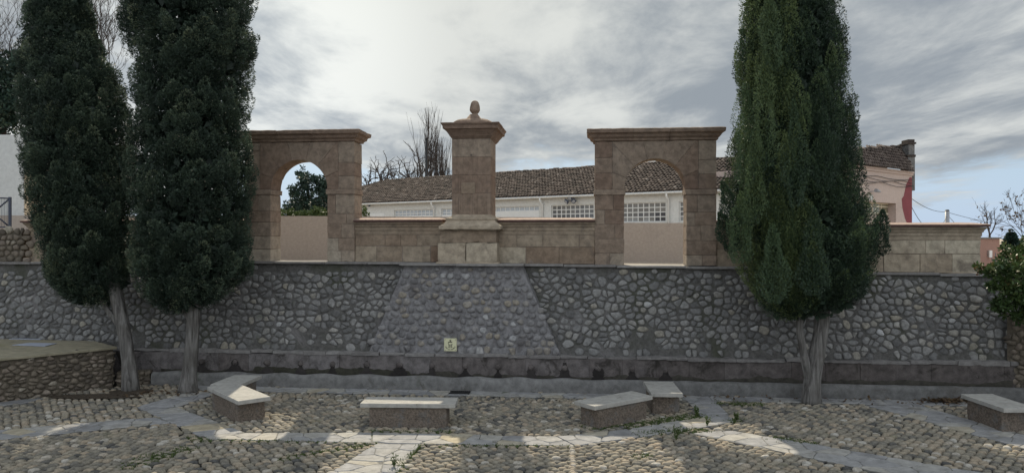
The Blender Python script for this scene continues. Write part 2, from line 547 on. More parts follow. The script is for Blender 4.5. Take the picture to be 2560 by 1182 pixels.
BARK, _g = new_mat('cypress_bark')
_p = _g.n('ShaderNodeNewGeometry').outputs['Position']
_mp = _g.n('ShaderNodeMapping', None, Vector=_p, Scale=(9.0, 9.0, 0.9)).outputs[0]
_f1 = _g.noise(_mp, 1.6, 6, 0.6, 0.5)
_f2 = _g.noise(_p, 2.2, 4, 0.6)
_c = _g.ramp(_f1, [(0.32, (0.06, 0.056, 0.052)), (0.48, (0.145, 0.138, 0.13)), (0.66, (0.24, 0.23, 0.218))])
_c = _g.mix(_g.smooth(_f2, 0.45, 0.7, 0, .6), _c, (0.10, 0.092, 0.082))
finish(_g, _c, 0.95, _f1, 1.0, 0.05, 0.1)
TWIG = plain('bare_twig', (0.055, 0.045, 0.04), 0.9, 0.2, 0.3)
TERR = stone('terrace_gravel', [(0, (0.34, 0.29, 0.23)), (1, (0.40, 0.34, 0.27))], big=0.6, fine=14, var=0.25, bstr=0.4, bdist=0.01)
DARKM = plain('dark_metal', (0.045, 0.055, 0.085), 0.5, 0.5, 0.15)
BLACK = plain('black_pole', (0.015, 0.015, 0.016), 0.6, 0.4, 0.2)
GREYM = plain('grey_metal', (0.30, 0.31, 0.33), 0.45, 0.5, 0.1)
WHITEP = plain('white_paint', (0.70, 0.70, 0.68), 0.5, 0.4, 0.06)
REDP = plain('maroon_paint', (0.20, 0.045, 0.055), 0.7, 0.3, 0.12)
IVORY = plain('plaque_enamel', (0.62, 0.60, 0.40), 0.4, 0.4, 0.05)
INK = plain('sign_ink', (0.012, 0.012, 0.014), 0.6, 0.3, 0.05)
CREAM = plain('cream_frame', (0.66, 0.60, 0.47), 0.5, 0.4, 0.06)


def glass_mat(name, tint):
    m, g = new_mat(name)
    pos = g.n('ShaderNodeNewGeometry').outputs['Position']
    tone = g.n('ShaderNodeAttribute', {'attribute_name': 'tone'}).outputs['Fac']
    col = g.ramp(tone, tint)
    finish(g, col, 0.12, g.noise(pos, 0.8, 3), 0.03, 0.02, 0.5)
    MATS[name] = m
    return m


PANE = glass_mat('window_pane', [(0, (0.02, 0.025, 0.045)), (0.3, (0.10, 0.105, 0.115)), (0.7, (0.20, 0.195, 0.185)), (1, (0.42, 0.45, 0.48))])
PANEY = glass_mat('yellow_pane', [(0, (0.16, 0.14, 0.09)), (1, (0.26, 0.24, 0.17))])
PUDDLE, _g = new_mat('puddle_water')
finish(_g, (0.05, 0.055, 0.06), 0.05, _g.noise(_g.n('ShaderNodeNewGeometry').outputs['Position'], 6, 2), 0.02, 0.01, 0.5)
CYP = leaf('cypress_leaf', [(0, (0.015, 0.027, 0.018)), (0.4, (0.034, 0.060, 0.036)), (0.7, (0.075, 0.118, 0.055)), (1, (0.15, 0.195, 0.075))])
CYPL = leaf('cypress_leaf_dark', [(0, (0.016, 0.027, 0.019)), (0.4, (0.036, 0.058, 0.040)), (0.7, (0.082, 0.115, 0.074)), (1, (0.16, 0.185, 0.11))])
CONE = plain('cypress_cone', (0.30, 0.28, 0.21), 0.8, 0.2, 0.3)
PINE = leaf('pine_leaf', [(0, (0.016, 0.034, 0.028)), (0.6, (0.03, 0.058, 0.042)), (1, (0.055, 0.09, 0.05))])
HEDGE = leaf('hedge_leaf', [(0, (0.035, 0.06, 0.015)), (0.6, (0.07, 0.10, 0.03)), (1, (0.13, 0.15, 0.05))])
SHRUB = leaf('shrub_leaf', [(0, (0.03, 0.055, 0.02)), (0.55, (0.06, 0.10, 0.03)), (0.8, (0.10, 0.12, 0.04)), (1, (0.14, 0.055, 0.03))], rough=0.5, spec=0.3)
GRASS = leaf('grass_blade', [(0, (0.05, 0.08, 0.022)), (1, (0.11, 0.145, 0.045))])
DRYLEAF = leaf('dry_leaf', [(0, (0.05, 0.03, 0.018)), (1, (0.13, 0.085, 0.045))])

# ------------------------------------------------------------------ ground of the sunken square
def sheet(name, pts, mat, label=None):
    me = bpy.data.meshes.new(name)
    me.from_pydata(pts, [], [tuple(range(len(pts)))])
    me.materials.append(mat)
    o = bpy.data.objects.new(name, me)
    COL.objects.link(o)
    o['kind'] = 'structure'
    return o


TH = -math.atan(0.1)
OY = 18.75
UX, UY = math.cos(TH), math.sin(TH)
VX, VY = -math.sin(TH), math.cos(TH)


def S(px, d=0.0):
    """distance s along the wall of source column px at depth d (positive = behind the wall front)"""
    a = (px - 1280) / FPX
    t = (OY * VY + d) / (a * VX + VY)
    return a * t * UX + (t - OY) * UY, t


def sw(px, d=0.0):
    return S(px, d)[0]


def zw(py, px, d=0.0):
    return CAM_Z - (py - HOR) / FPX * S(px, d)[1]


def W(s, d, z=0.0):
    return Vector((s * UX + d * VX, OY + s * UY + d * VY, z))


GZ = -0.05             # the joints lie this far below the worn tops of the cobbles
ground = sheet('ground', [(-400, -60, GZ), (400, -60, GZ), (400, OY - 40 + .2, GZ), (-400, OY + 40.2, GZ)], SOIL)

PATHS_PX = [
    [(340, 1016), (446, 1016), (548, 980), (474, 977)],
    [(340, 1016), (517, 1096), (618, 1080), (446, 1016)],
    [(517, 1096), (930, 1106), (930, 1079), (618, 1080)],
    [(930, 1106), (1440, 1113), (1390, 1089), (930, 1079)],
    [(1440, 1113), (1700, 1077), (1570, 1070), (1390, 1089)],
    [(1700, 1077), (1838, 1052), (1752, 1040), (1570, 1070)],
    [(1752, 1040), (1838, 1052), (1792, 1001), (1708, 992)],
    [(-250, 1122), (432, 1055), (385, 1041), (-250, 1093)],
    [(790, 1200), (978, 1200), (1052, 1108), (938, 1107)],
    [(1720, 1080), (2300, 1200), (2580, 1200), (1830, 1074)],
    [(2160, 1011), (2700, 1158), (2700, 1124), (2290, 1009)],
    [(-160, 1036), (70, 1005), (112, 994), (-160, 1012)],
]
PATHS = [[G(*p) for p in q] for q in PATHS_PX]
PATHS.append([tuple(W(s, d)[:2]) for s, d in ((-7.9, -1.66), (11.6, -1.58), (11.6, -1.085), (-7.9, -1.085))])


def ccw(q):
    a = sum(q[i][0] * q[(i + 1) % len(q)][1] - q[(i + 1) % len(q)][0] * q[i][1] for i in range(len(q)))
    return q if a > 0 else q[::-1]


PATHS = [ccw(q) for q in PATHS]
flag = Geo()
done = []
for q in PATHS:
    A = np.array(q)
    x0, y0 = A.min(0); x1, y1 = A.max(0)
    st = brick_sites(x0 - .3, x1 + .3, y0 - .3, y1 + .3, 0.46, 0.33, 0.38)
    st = st[inside(q, st)]
    for o in done:
        st = st[~inside(o, st)]
    done.append(q)
    if len(st) < 2:
        continue
    ext = []
    for i in range(len(q)):
        e = np.array(q[(i + 1) % len(q)]) - np.array(q[i])
        nrm = np.array((e[1], -e[0])) / np.linalg.norm(e)
        ext.append((nrm, float(nrm @ np.array(q[i])) - 0.012))
    rad, th = cells(st, 0.011, 34, 26, ext, 9)
    rad *= 1 + NR.normal(0, 0.02, rad.shape)
    tl = NR.normal(0, 0.007, (len(st), 2))
    h = NR.uniform(0.044, 0.052, len(st))
    tone = np.clip(NR.normal(0.45, 0.22, len(st)), 0, 1)
    add_domes(flag, *domes(st, rad, th, h, tone, ((1.0, 0.0), (1.0, 0.80), (0.955, 1.0)), tilt=tl), smooth=False)
fo = flag.build('flagstone_path', FLAG)
fo['kind'] = 'structure'
fo.location.z = GZ
g = Geo()
for n, q in enumerate(PATHS):
    c_ = np.array(q).mean(0)
    g.add([(x, y, 0.032 + 0.0006 * n) for x, y in q], [tuple(range(len(q)))], .5)
fj = g.build('path_bedding', FLAGJ)
fj['kind'] = 'structure'
fj.location.z = GZ

# cobbles set on edge in rows, a panel at a time
PLATFORM = [tuple(G(285, 966)), (-9.35, 19.4), (-16.0, 20.2), (-16.0, 12.2), tuple(G(0, 1004))]


def cobble_zone(poly, ang, a, b, geo):
    A = np.array(poly)
    c = A.mean(0)
    ca, sa = math.cos(R(ang)), math.sin(R(ang))
    rot = np.array([[ca, sa], [-sa, ca]])
    L = (A - c) @ rot.T
    x0, y0 = L.min(0); x1, y1 = L.max(0)
    st = brick_sites(x0, x1, y0, y1, a, b, 0.16)
    k = np.array((1.0, a / b * 0.92))
    rad, th = cells(st * k, 0.010, 5, 12, None, 9)
    rad = np.minimum(rad * NR.uniform(.90, 1.04, (len(st), 1)) * (1 + NR.normal(0, .03, rad.shape)), a * 0.72)
    wd = st @ rot + c
    keep = inside(poly, wd)
    for q in PATHS + [PLATFORM]:
        keep &= ~inside(q, wd)
    st, rad, wd = st[keep], rad[keep], wd[keep]
    if not len(st):
        return
    h = np.clip(NR.normal(0.057, 0.007, len(st)), 0.036, 0.08)
    tone = np.clip(NR.normal(0.5, 0.25, len(st)), 0, 1)
    V, Q, T, tq, tt = domes(st * k, rad, th, h, tone, ((1.0, 0.0), (0.93, 0.48), (0.76, 0.81), (0.44, 0.96)), tilt=NR.normal(0, 0.07, (len(st), 2)))
    V[..., 1] /= k[1]
    xy = V[..., :2] @ rot + c
    V = np.concatenate([xy, V[..., 2:]], 2)
    add_domes(geo, V, Q, T, tq, tt)


cob = Geo()
zoneL = [G(-330, 1122), G(-330, 1200), G(520, 1200), G(470, 1112), G(432, 1056)]
zoneT = [tuple(W(s, d)[:2]) for s, d in ((-6.2, -1.67), (2.6, -1.6), (2.6, -2.05), (-6.2, -2.2))]
cobble_zone(zoneL, 33, 0.185, 0.112, cob)
cobble_zone(zoneT, 66, 0.22, 0.100, cob)
main = [(-15.5, 8.5), (15.5, 8.5), (15.5, 17.1), (11.6, 17.55), (-8.0, 19.4), (-15.5, 20.0)]


def main_zone():
    A = np.array(main)
    # leave out the two panels laid another way
    global PATHS
    keep = PATHS
    PATHS = PATHS + [zoneL, zoneT]
    cobble_zone(main, -4, 0.180, 0.114, cob)
    PATHS = keep


main_zone()
# the single line of round stones between two panels
ln0, ln1 = np.array(G(1430, 1116)), np.array(G(1432, 1200))
m_ = int(np.linalg.norm(ln1 - ln0) / 0.105)
st = ln0 + (ln1 - ln0) * (np.arange(m_) / m_)[:, None] + NR.normal(0, 0.006, (m_, 2))
th = np.arange(10) * 2 * np.pi / 10
add_domes(cob, *domes(st, np.full((m_, 10), 0.056) * NR.uniform(.85, 1.1, (m_, 1)), th, NR.uniform(0.066, 0.076, m_), NR.uniform(.75, 1, m_), ((1.0, 0.0), (0.93, 0.6), (0.62, 0.92))))
co = cob.build('cobblestone_paving', COBBLE)
co['kind'] = 'structure'
co.location.z = GZ

# ------------------------------------------------------------------ wall frame helpers
OFF = {}
_gb = Geo.build


def _build(self, name, mat, parent=None, fixn=False):
    if parent is not None and parent.name in OFF:
        o = OFF[parent.name]
        self.v = [v - np.array(o) for v in self.v]
    ob = _gb(self, name, mat, parent, fixn)
    if parent is not None and parent.name in OFF:
        OFF[ob.name] = OFF[parent.name]
    return ob


Geo.build = _build


def wroot(name, s, d, z, label, cat, group=None):
    """an Empty standing on the wall line; its meshes are written in wall coordinates (s, d, z)"""
    o = empty(name, W(s, d, z), TH)
    OFF[o.name] = (s, d, z)
    return tag(o, label, cat, group)


def ledge_z(s):
    """top of the stone ledge that crowns the cobble wall"""
    pts = [(sw(0), zw(655, 0)), (sw(630), zw(653, 630)), (sw(1000), zw(655, 1000)), (sw(1300), zw(659, 1300)), (sw(1845), zw(667, 1845)), (sw(2000), zw(670, 2000))]
    if s > sw(2010):
        pts = [(sw(2010), zw(677, 2010)), (sw(2200), zw(680, 2200)), (sw(2440), zw(685, 2440)), (sw(2560), zw(688, 2560))]
    return float(np.interp(s, [p[0] for p in pts], [p[1] for p in pts]))


ZB = 0.82          # top of the fountain slabs


def dwall(z):
    return -0.45 + 0.45 * np.clip((z - ZB) / 2.15, -1, 1.05)


S_L, S_R = -21.0, 17.0
bl0, bl1 = sw(922, -.5), sw(1402, -.5)
bt0, bt1 = sw(1012, -.42), sw(1304, -.42)
ZT = 2.95

rw = wroot('retaining_wall', 0, 0, 0, 'long sloping grey cobblestone retaining wall behind the fountain trough', 'wall')
# mortar body
g = Geo()
S_N = np.linspace(S_L, S_R, 190)
Z_N = np.linspace(0.0, 1.0, 16)
vs = []
for s in S_N:
    zt = ledge_z(s) - 0.05
    for t in Z_N:
        z = -0.12 + t * (zt + 0.12)
        d = float(dwall(z)) + 0.012 * noise.noise((s * 2.2, z * 2.2, 0))
        vs.append((s, d, z))
nz = len(Z_N)
i, j = np.mgrid[0:len(S_N) - 1, 0:nz - 1]
q = np.stack([i * nz + j, (i + 1) * nz + j, (i + 1) * nz + j + 1, i * nz + j + 1], 2).reshape(-1, 4)
g.addn(vs, q, 0.5, True)
n0 = len(vs)
top = [(s, 0.9, ledge_z(s) - 0.05) for s in S_N]
idx = [k * nz + nz - 1 for k in range(len(S_N))]
g.add([vs[k] for k in idx] + top, [(k, k + 1, len(idx) + k + 1, len(idx) + k) for k in range(len(idx) - 1)], 0.5)
g.build('mortar_face', MORTAR, rw)

st = brick_sites(S_L, S_R, ZB, 3.05, 0.192, 0.140, 0.36)
st = st[NR.random(len(st)) < .84]
kz = np.array((1.0, 1.25))
rad, th = cells(st * kz, 0.018, 6.5, 16, None, 10)
rad *= NR.uniform(0.78, 1.02, (len(st), 1))
rad *= 1 + NR.normal(0, 0.04, rad.shape)
rad = np.minimum(rad, 0.20)
lz = np.array([ledge_z(s) for s in st[:, 0]])
rad = np.minimum(rad, np.maximum(np.minimum(lz - .06 - st[:, 1], st[:, 1] - ZB + .03), .03)[:, None] * 1.25)
keep = (st[:, 1] > ZB + .06) & (st[:, 1] < lz - 0.12)
f = np.clip((st[:, 1] - ZB) / (ZT - ZB), 0, 1)
inb = (st[:, 0] > bl0 + (bt0 - bl0) * f - .02) & (st[:, 0] < bl1 + (bt1 - bl1) * f + .02)
keep &= ~inb
# bare plastered patches, and a plain band under the ledge on the left half
keep &= ~((st[:, 0] < bt0) & (st[:, 1] > lz - 0.26) & (NR.random(len(st)) < 0.85))
for px, py, rx, rz in ((775, 845, .42, .32), (1612, 862, .50, .22), (1790, 865, .40, .22), (350, 845, .3, .25)):
    cx, cz = sw(px, -.35), zw(py, px, -.35)
    keep &= ~((((st[:, 0] - cx) / rx) ** 2 + ((st[:, 1] - cz) / rz) ** 2 < 1) & (NR.random(len(st)) < 0.8))
st, rad = st[keep], rad[keep]
tone = np.clip(NR.normal(0.44, 0.22, len(st)) + 0.07 * np.clip(st[:, 0] / 8, -1, 1), 0, 1)
h = NR.uniform(0.014, 0.042, len(st))
V, Q, T, tq, tt = domes(st * kz, rad, th, h, tone, ((1.0, -0.2), (0.95, 0.5), (0.72, 0.9)), tilt=NR.normal(0, 0.06, (len(st), 2)))
V[..., 1] /= kz[1]
ss, zz, hh = V[..., 0], V[..., 1], V[..., 2]
V = np.stack([ss, dwall(zz) - hh, zz], 2)
g = Geo()
add_domes(g, V, Q, T, tq, tt)
g.build('cobble_face', PEBBLE, rw)

# the splayed buttress that carries the pedestal
bz1 = ledge_z(0) - 0.05
g = Geo()
vs, fs = [], []
na, nb = 40, 26


def bpt(a, t):
    s = (bl0 + (bt0 - bl0) * t) * (1 - a) + (bl1 + (bt1 - bl1) * t) * a
    z = ZB - 0.05 + t * (bz1 - ZB + 0.05)
    return s, -0.53 + 0.10 * t, z


for a in range(na + 1):
    for b in range(nb + 1):
        s, d, z = bpt(a / na, b / nb)
        vs.append((s, d + 0.016 * noise.noise((s * 2.6, z * 2.6, 4)), z))
for a in range(na):
    for b in range(nb):
        k = a * (nb + 1) + b
        fs.append((k, k + nb + 1, k + nb + 2, k + 1))
g.add(vs, fs, 0.5, True)
for col_, flip in ((0, False), (na, True)):
    ring = [vs[col_ * (nb + 1) + b] for b in range(nb + 1)]
    back = [(p[0] + (0.02 if flip else -0.02), float(dwall(p[2])) + 0.05, p[2]) for p in ring]
    g.add(ring + back, [((b, b + 1, nb + 2 + b, nb + 1 + b) if flip is False else (b + 1, b, nb + 1 + b, nb + 2 + b)) for b in range(nb)], 0.5, True)
but = g.build('buttress', MORTAR_PALE, rw)
st = brick_sites(bl0, bl1, ZB, bz1, 0.215, 0.165, 0.28)
rad, th = cells(st * kz, 0.02, 5.5, 14, None, 9)
rad *= NR.uniform(0.75, 1.0, (len(st), 1)) * (1 + NR.normal(0, 0.05, rad.shape))
rad = np.minimum(rad, np.maximum(np.minimum(.17, bz1 - .02 - st[:, 1]), .03)[:, None])
f = (st[:, 1] - ZB) / (bz1 - ZB)
keep = (st[:, 0] > bl0 + (bt0 - bl0) * f + .01) & (st[:, 0] < bl1 + (bt1 - bl1) * f - .01) & (st[:, 1] > ZB + .05) & (st[:, 1] < bz1 - .08)
keep &= NR.random(len(st)) < 0.97
st, rad = st[keep], rad[keep]
V, Q, T, tq, tt = domes(st * kz, rad, th, NR.uniform(0.024, 0.050, len(st)), np.clip(NR.normal(.45, .28, len(st)), 0, 1), ((1.0, -0.4), (0.95, 0.5), (0.7, 0.9)))
V[..., 1] /= kz[1]
V = np.stack([V[..., 0], -0.53 + 0.10 * (V[..., 1] - ZB) / (bz1 - ZB) - V[..., 2], V[..., 1]], 2)
g = Geo()
add_domes(g, V, Q, T, tq, tt)
g.build('buttress_stones', PEBBLE_PALE, but)

# ledge slabs on top of the wall
g = Geo()
s = S_L
k = 0
while s < S_R - .3:
    w_ = RND.uniform(1.0, 1.7)
    e = min(s + w_, S_R)
    if s < sw(2008) < e:
        e = sw(2008)
    zt = ledge_z((s + e) / 2)
    over = bt0 - .05 < (s + e) / 2 < bt1 + .05
    g.bm(erode(bm_box((s + .006, -0.10, zt - 0.055), (e - .006, 0.9, zt)), 0.008, 0.3, 0.006, 2.5, k), RND.uniform(0.2, 0.9))
    s = e
    k += 1
lg = g.build('ledge', LEDGE, rw)
g = Geo()
g.bm(erode(bm_box((bt0 - .10, -0.60, bz1 + 0.01), (bt1 * .45 + bt0 * .55, -0.105, bz1 + 0.062)), 0.008, 0.3, 0.006, 2.5, 71), 0.6)
g.bm(erode(bm_box((bt1 * .45 + bt0 * .55 + .008, -0.60, bz1 + 0.008), (bt1 + .06, -0.105, bz1 + 0.060)), 0.008, 0.3, 0.006, 2.5, 72), 0.75)
g.build('buttress_ledge', LEDGE, rw)

# stone slabs with spouts behind the trough
g = Geo()
s, k = -11.4, 0
DP = -0.62
while s < 11.7:
    w_ = RND.choice((0.78, 0.80, 0.82, 1.55))
    e = min(s + w_, 11.75)
    zt = ZB - 0.075 + RND.uniform(-.012, .012)
    g.bm(erode(bm_box((s + .0015, DP + RND.uniform(-.006, .006), 0.02), (e - .0015, -0.44, zt)), 0.008, 0.25, 0.006, 3, k), np.clip(RND.gauss(0.5, 0.09) + (0.22 if s < -2.5 else 0.0 if s < 3 else -0.30), 0, 1))
    s, k = e, k + 1
g.build('fountain_slab', SLABP, rw)
g = Geo()
s, k = -11.4, 0
while s < 11.7:
    w_ = RND.uniform(.5, 1.3)
    e = min(s + w_, 11.75)
    g.bm(erode(bm_box((s + .004, DP - .035 + RND.uniform(-.025, .025), ZB - 0.085 + RND.uniform(-.02, .02)), (e - .004, -0.38, ZB - 0.012 + RND.uniform(-.03, .03))), 0.015, 0.10, 0.022, 4, k + 40, .08), RND.uniform(0.0, 0.6))
    s, k = e, k + 1
g.build('slab_ledge', LEDGE, rw)

# spouts: worn stone bosses over dark wet streaks, one per slab
WET = stone('wet_stain', [(0, (0.022, 0.019, 0.018)), (1, (0.080, 0.070, 0.066))], big=2, fine=10, var=0.4, bstr=0.6, bdist=0.01, rough=0.7)
for n, px in enumerate((505, 588, 668, 752, 832, 917, 999, 1080, 1163, 1245, 1328, 1412, 1496, 1580, 1664)):
    sc = sw(px, DP)
    rr = random.Random(n)
    g = Geo()
    m = bmesh.new()
    bmesh.ops.create_icosphere(m, subdivisions=3, radius=1.0)
    ws = rr.uniform(.06, .095)
    for v in m.verts:
        c = v.co
        lump = 1 + 0.22 * noise.noise(c * 2.1 + Vector((n, 3, 1)))
        v.co = Vector((sc + c.x * ws * lump, DP - 0.004 - 0.05 * max(c.y * -1, -0.2) * lump, 0.505 + c.z * 0.075 * lump))
    g.bm(m, 0.3, True)
    sp = g.build('spout_boss', SLABP, rw)
    # streak below, laid 2 mm proud of the slab
    hw, zt_ = rr.uniform(.05, .26), rr.uniform(0.40, 0.66)
    K = 40
    rr_p = rr.uniform(.6, 2.2)
    pts = []
    for t in range(K):
        f_ = t / (K - 1)
        z = zt_ - f_ * (zt_ - 0.22)
        w2 = (0.03 + hw * f_ ** rr_p) * (1 + 0.5 * noise.noise((f_ * 4, n * 3.3, 0)) + .25 * noise.noise((f_ * 13, n * 5.1, 0)))
        pts.append((w2, z))
    v_ = [(sc - w2 * (1 + .2 * noise.noise((z * 9, n, 2))), DP - 0.017, z) for w2, z in pts] + [(sc + w2, DP - 0.017, z) for w2, z in pts]
    gg = Geo()
    gg.add(v_, [(i, K + i, K + i + 1, i + 1) for i in range(K - 1)], rr.uniform(0.0, 0.45))
    gg.build('wet_streak', WET, sp)

# damp along the foot of the slabs, ragged at its upper edge
DAMP = stone('damp_foot', [(0, (0.036, 0.036, 0.024)), (1, (0.062, 0.056, 0.048))], big=1.5, fine=8, var=0.5, bstr=0.7, bdist=0.012, rough=0.75)
g = Geo()
n_ = 420
ss_ = np.linspace(-9.0, 11.6, n_)
tp = []
for s in ss_:
    a_ = 0.345 + 0.10 * noise.noise((s * 0.9, 3, 1)) + 0.05 * noise.noise((s * 3.1, 5, 2)) + 0.03 * noise.noise((s * 9, 7, 2))
    a_ += 0.05 if -6.5 < s < -2.5 else (-0.03 if s < 4 else 0.0)
    tp.append(max(a_, 0.16))
g.add([(s, DP - 0.0145, 0.12) for s in ss_] + [(s, DP - 0.0145, t) for s, t in zip(ss_, tp)], [(i, i + 1, n_ + i + 1, n_ + i) for i in range(n_ - 1)], np.array([.25 if -6.5 < s < -2.5 else .7 for s in ss_[:-1]]))
g.build('damp_stain', DAMP, rw)

# the trough
tr = wroot('fountain_trough', 0, -1.08, 0, 'long low grey stone trough with a wavy rim at the foot of the cobble wall', 'trough')
g = Geo()
S0, S1 = -9.0, 11.75
NS = 260
prof = [(-1.08, -0.08), (-1.085, 0.10), (-1.08, 0.215), (-1.055, 0.275), (-1.01, 0.305), (-0.95, 0.31), (-0.90, 0.295), (-0.885, 0.26), (-0.88, -0.05)]
vs = []
for a in range(NS + 1):
    s = S0 + (S1 - S0) * a / NS
    wav = 0.020 * math.sin(s * 5.2 + 0.8 * math.sin(s * 1.3)) * (1 if s < 2.5 else 0.25)
    jn = 0.010 if abs(((s + 20.3) % 1.62) - 0.81) > 0.80 else 0
    for d, z in prof:
        k = 1 if z > .2 else 0
        nn_ = 0.008 * noise.noise((s * 2, d * 3, z * 3))
        vs.append((s, d + nn_ + jn * (1 if d < -1 else 0), z + k * (wav + nn_ - jn)))
m = len(prof)
fs = [(a * m + b, (a + 1) * m + b, (a + 1) * m + b + 1, a * m + b + 1) for a in range(NS) for b in range(m - 1)]
fs += [tuple(range(m))[::-1], tuple(NS * m + b for b in range(m))]
tn = np.concatenate([np.full(m - 1, 0.5 + 0.4 * noise.noise((int((S0 + (S1 - S0) * a / NS + 20.3) / 1.62) * 3.7, 1, 1)) - (0.25 if a > NS * .62 else 0)) for a in range(NS)] + [[.5, .5]])
g.add(vs, fs, np.clip(tn, 0, 1), True)
g.build('rim', CONCRETE, tr)
g = Geo()
g.box((S0 + .02, -0.885, 0.02), (S1 - .02, -0.63, 0.10), 0.5)
g.build('basin_floor', SLABP, tr)
g = Geo()
g.add([(S0 + .03, -0.884, 0.13), (S1 - .03, -0.884, 0.13), (S1 - .03, -0.634, 0.13), (S0 + .03, -0.634, 0.13)], [(0, 1, 2, 3)])
g.build('water', PUDDLE, tr)


# ------------------------------------------------------------------ ashlar: arches, parapets, pedestal
def block(g, s0, s1, d0, d1, z0, z1, tone, k, gap=0.004, amp=0.006, chip=0.03, bev=0.010):
    jd = RND.uniform(-0.006, 0.006)
    g.bm(erode(bm_box((s0 + gap, d0 + jd, z0 + gap), (s1 - gap, d1, z1 - gap)), bev, 0.13, amp, 3.2, k, chip), float(np.clip(tone, 0, 1)))


def arch(name, px_c, py_top, label):
    DF, DB = 0.10, 0.76
    c = sw(px_c, DF)
    zb = ledge_z(c) - 0.004
    zt = zw(py_top, px_c, DF)
    ro, rh = 0.765, 1.50
    zs = zw(473, px_c, DF)               # springing
    zc0 = zt - 0.30                       # underside of the cornice
    root = wroot(name, c, (DF + DB) / 2, zb, label, 'arch', 'sandstone arches on the wall')
    g = Geo()
    k = hash(name) % 50 + px_c * 0.01
    # piers
    for side in (-1, 1):
        z = zb
        r = 0
        while z < zs - 0.16:
            hgt = RND.uniform(0.26, 0.38)
            if zs - 0.14 - (z + hgt) < 0.16:
                hgt = zs - 0.14 - z
            sp = 0.5 + RND.uniform(-.22, .22)
            e0, e1 = (c + ro, c + rh) if side > 0 else (c - rh, c - ro)
            mid = e0 + (e1 - e0) * sp
            base = 0.78 - 0.5 * (z - zb) / (zs - zb)
            if RND.random() < 0.78:
                block(g, e0, mid, DF, DB, z, z + hgt, base + RND.uniform(-.32, .27), k + r)
                block(g, mid, e1, DF, DB, z, z + hgt, base + RND.uniform(-.32, .27), k + r + .5)
            else:
                block(g, e0, e1, DF, DB, z, z + hgt, base + RND.uniform(-.3, .2), k + r)
            z += hgt
            r += 1.3
        e0, e1 = (c + ro - .03, c + rh + .025) if side > 0 else (c - rh - .025, c - ro + .03)
        block(g, e0, e1, DF - .03, DB + .03, zs - 0.14, zs, RND.uniform(.3, .6), k + 17, chip=.05)
        # outer strips beside the arch ring
        z = zs
        while z < zc0 - .02:
            hgt = RND.uniform(0.28, 0.42)
            if zc0 - z - hgt < 0.18:
                hgt = zc0 - z
            e0, e1 = (c + 1.06, c + rh) if side > 0 else (c - rh, c - 1.06)
            block(g, e0, e1, DF, DB, z, z + hgt, RND.uniform(.12, .66), k + 23 + z)
            z += hgt
    # ring of wedge stones running up to the cornice
    A = [180, 158, 132, 104, 76, 50, 24, 0]
    hwid, top = 1.06, zc0 - zs

    def rim_pt(a):
        ca, sa = math.cos(R(a)), math.sin(R(a))
        t = min(hwid / abs(ca) if abs(ca) > 1e-6 else 1e9, top / sa if sa > 1e-6 else 1e9)
        return ca * t, sa * t
    for n, (a0, a1) in enumerate(zip(A, A[1:])):
        inner = [(ro * math.cos(R(a0 + (a1 - a0) * t / 5)), ro * math.sin(R(a0 + (a1 - a0) * t / 5))) for t in range(6)]
        p0, p1 = rim_pt(a0), rim_pt(a1)
        outer = [p1]
        for cx, cz in ((hwid, top), (-hwid, top)):
            ca = math.degrees(math.atan2(cz, cx))
            if a1 < ca < a0:
                outer.append((cx, cz))
        outer.append(p0)
        poly = inner + outer
        cx = sum(p[0] for p in poly) / len(poly); cz = sum(p[1] for p in poly) / len(poly)
        poly = [(c + cx + (x - cx) * 0.992, zs + cz + (z - cz) * 0.992) for x, z in poly]
        g.bm(erode(bm_prism(poly, DF + RND.uniform(-.006, .006), DB), 0.008, 0.12, 0.007, 3.1, k + 31 + n, 0.03), RND.uniform(.12, .62))
    g.build('masonry', SAND, root)
    # mortar core so joints read as mortar, a hand's breadth inside the faces
    g = Geo()
    for side in (-1, 1):
        e0, e1 = (c + ro + .02, c + rh - .02) if side > 0 else (c - rh + .02, c - ro - .02)
        g.box((e0, DF + .02, zb + .01), (e1, DB - .02, zc0 - .01))
    pts = [(c + (ro + .025) * math.cos(R(a)), zs + (ro + .025) * math.sin(R(a))) for a in range(180, -1, -10)]
    v_, f_ = [], []
    for (x, z) in pts:
        v_ += [(x, DF + .02, z), (x, DB - .02, z), (x, DB - .02, zc0 - .01), (x, DF + .02, zc0 - .01)]
    for n in range(len(pts) - 1):
        a, b = n * 4, n * 4 + 4
        f_ += [(a, b, b + 1, a + 1), (a + 3, a + 2, b + 2, b + 3), (a, a + 3, b + 3, b), (a + 1, b + 1, b + 2, a + 2)]
    g.add(v_, f_)
    g.build('mortar_core', MORTJ, root, True)
    # cornice
    g = Geo()
    cuts = [c - rh, c - .55, c + .35, c + rh]
    for n, (a, b) in enumerate(zip(cuts, cuts[1:])):
        m = loft(c - rh, c + rh, DF, DB, [(0.0, zc0), (0.035, zc0 + .015), (0.045, zc0 + .06), (0.10, zc0 + .10), (0.125, zc0 + .16), (0.19, zc0 + .20), (0.20, zc0 + .285), (0.17, zt)])
        lo, hi = (-1e3 if n == 0 else a + .003), (1e3 if n == 2 else b - .003)
        for x, nr in ((lo, (-1, 0, 0)), (hi, (1, 0, 0))):
            if abs(x) < 1e3:
                r_ = bmesh.ops.bisect_plane(m, geom=m.verts[:] + m.edges[:] + m.faces[:], plane_co=(x, 0, 0), plane_no=nr, clear_outer=True)
                bmesh.ops.contextual_create(m, geom=[e for e in r_['geom_cut'] if isinstance(e, bmesh.types.BMEdge)])
        g.bm(erode(m, 0.0, 0.13, 0.010, 3.2, k + 51 + n, 0.04), RND.uniform(.12, .35))
    # weathered hump of roofing mortar on top
    m = loft(c - rh + .05, c + rh - .05, DF + .05, DB - .05, [(0.1, zt - .005), (0.02, zt + .02), (-.25, zt + .045)])
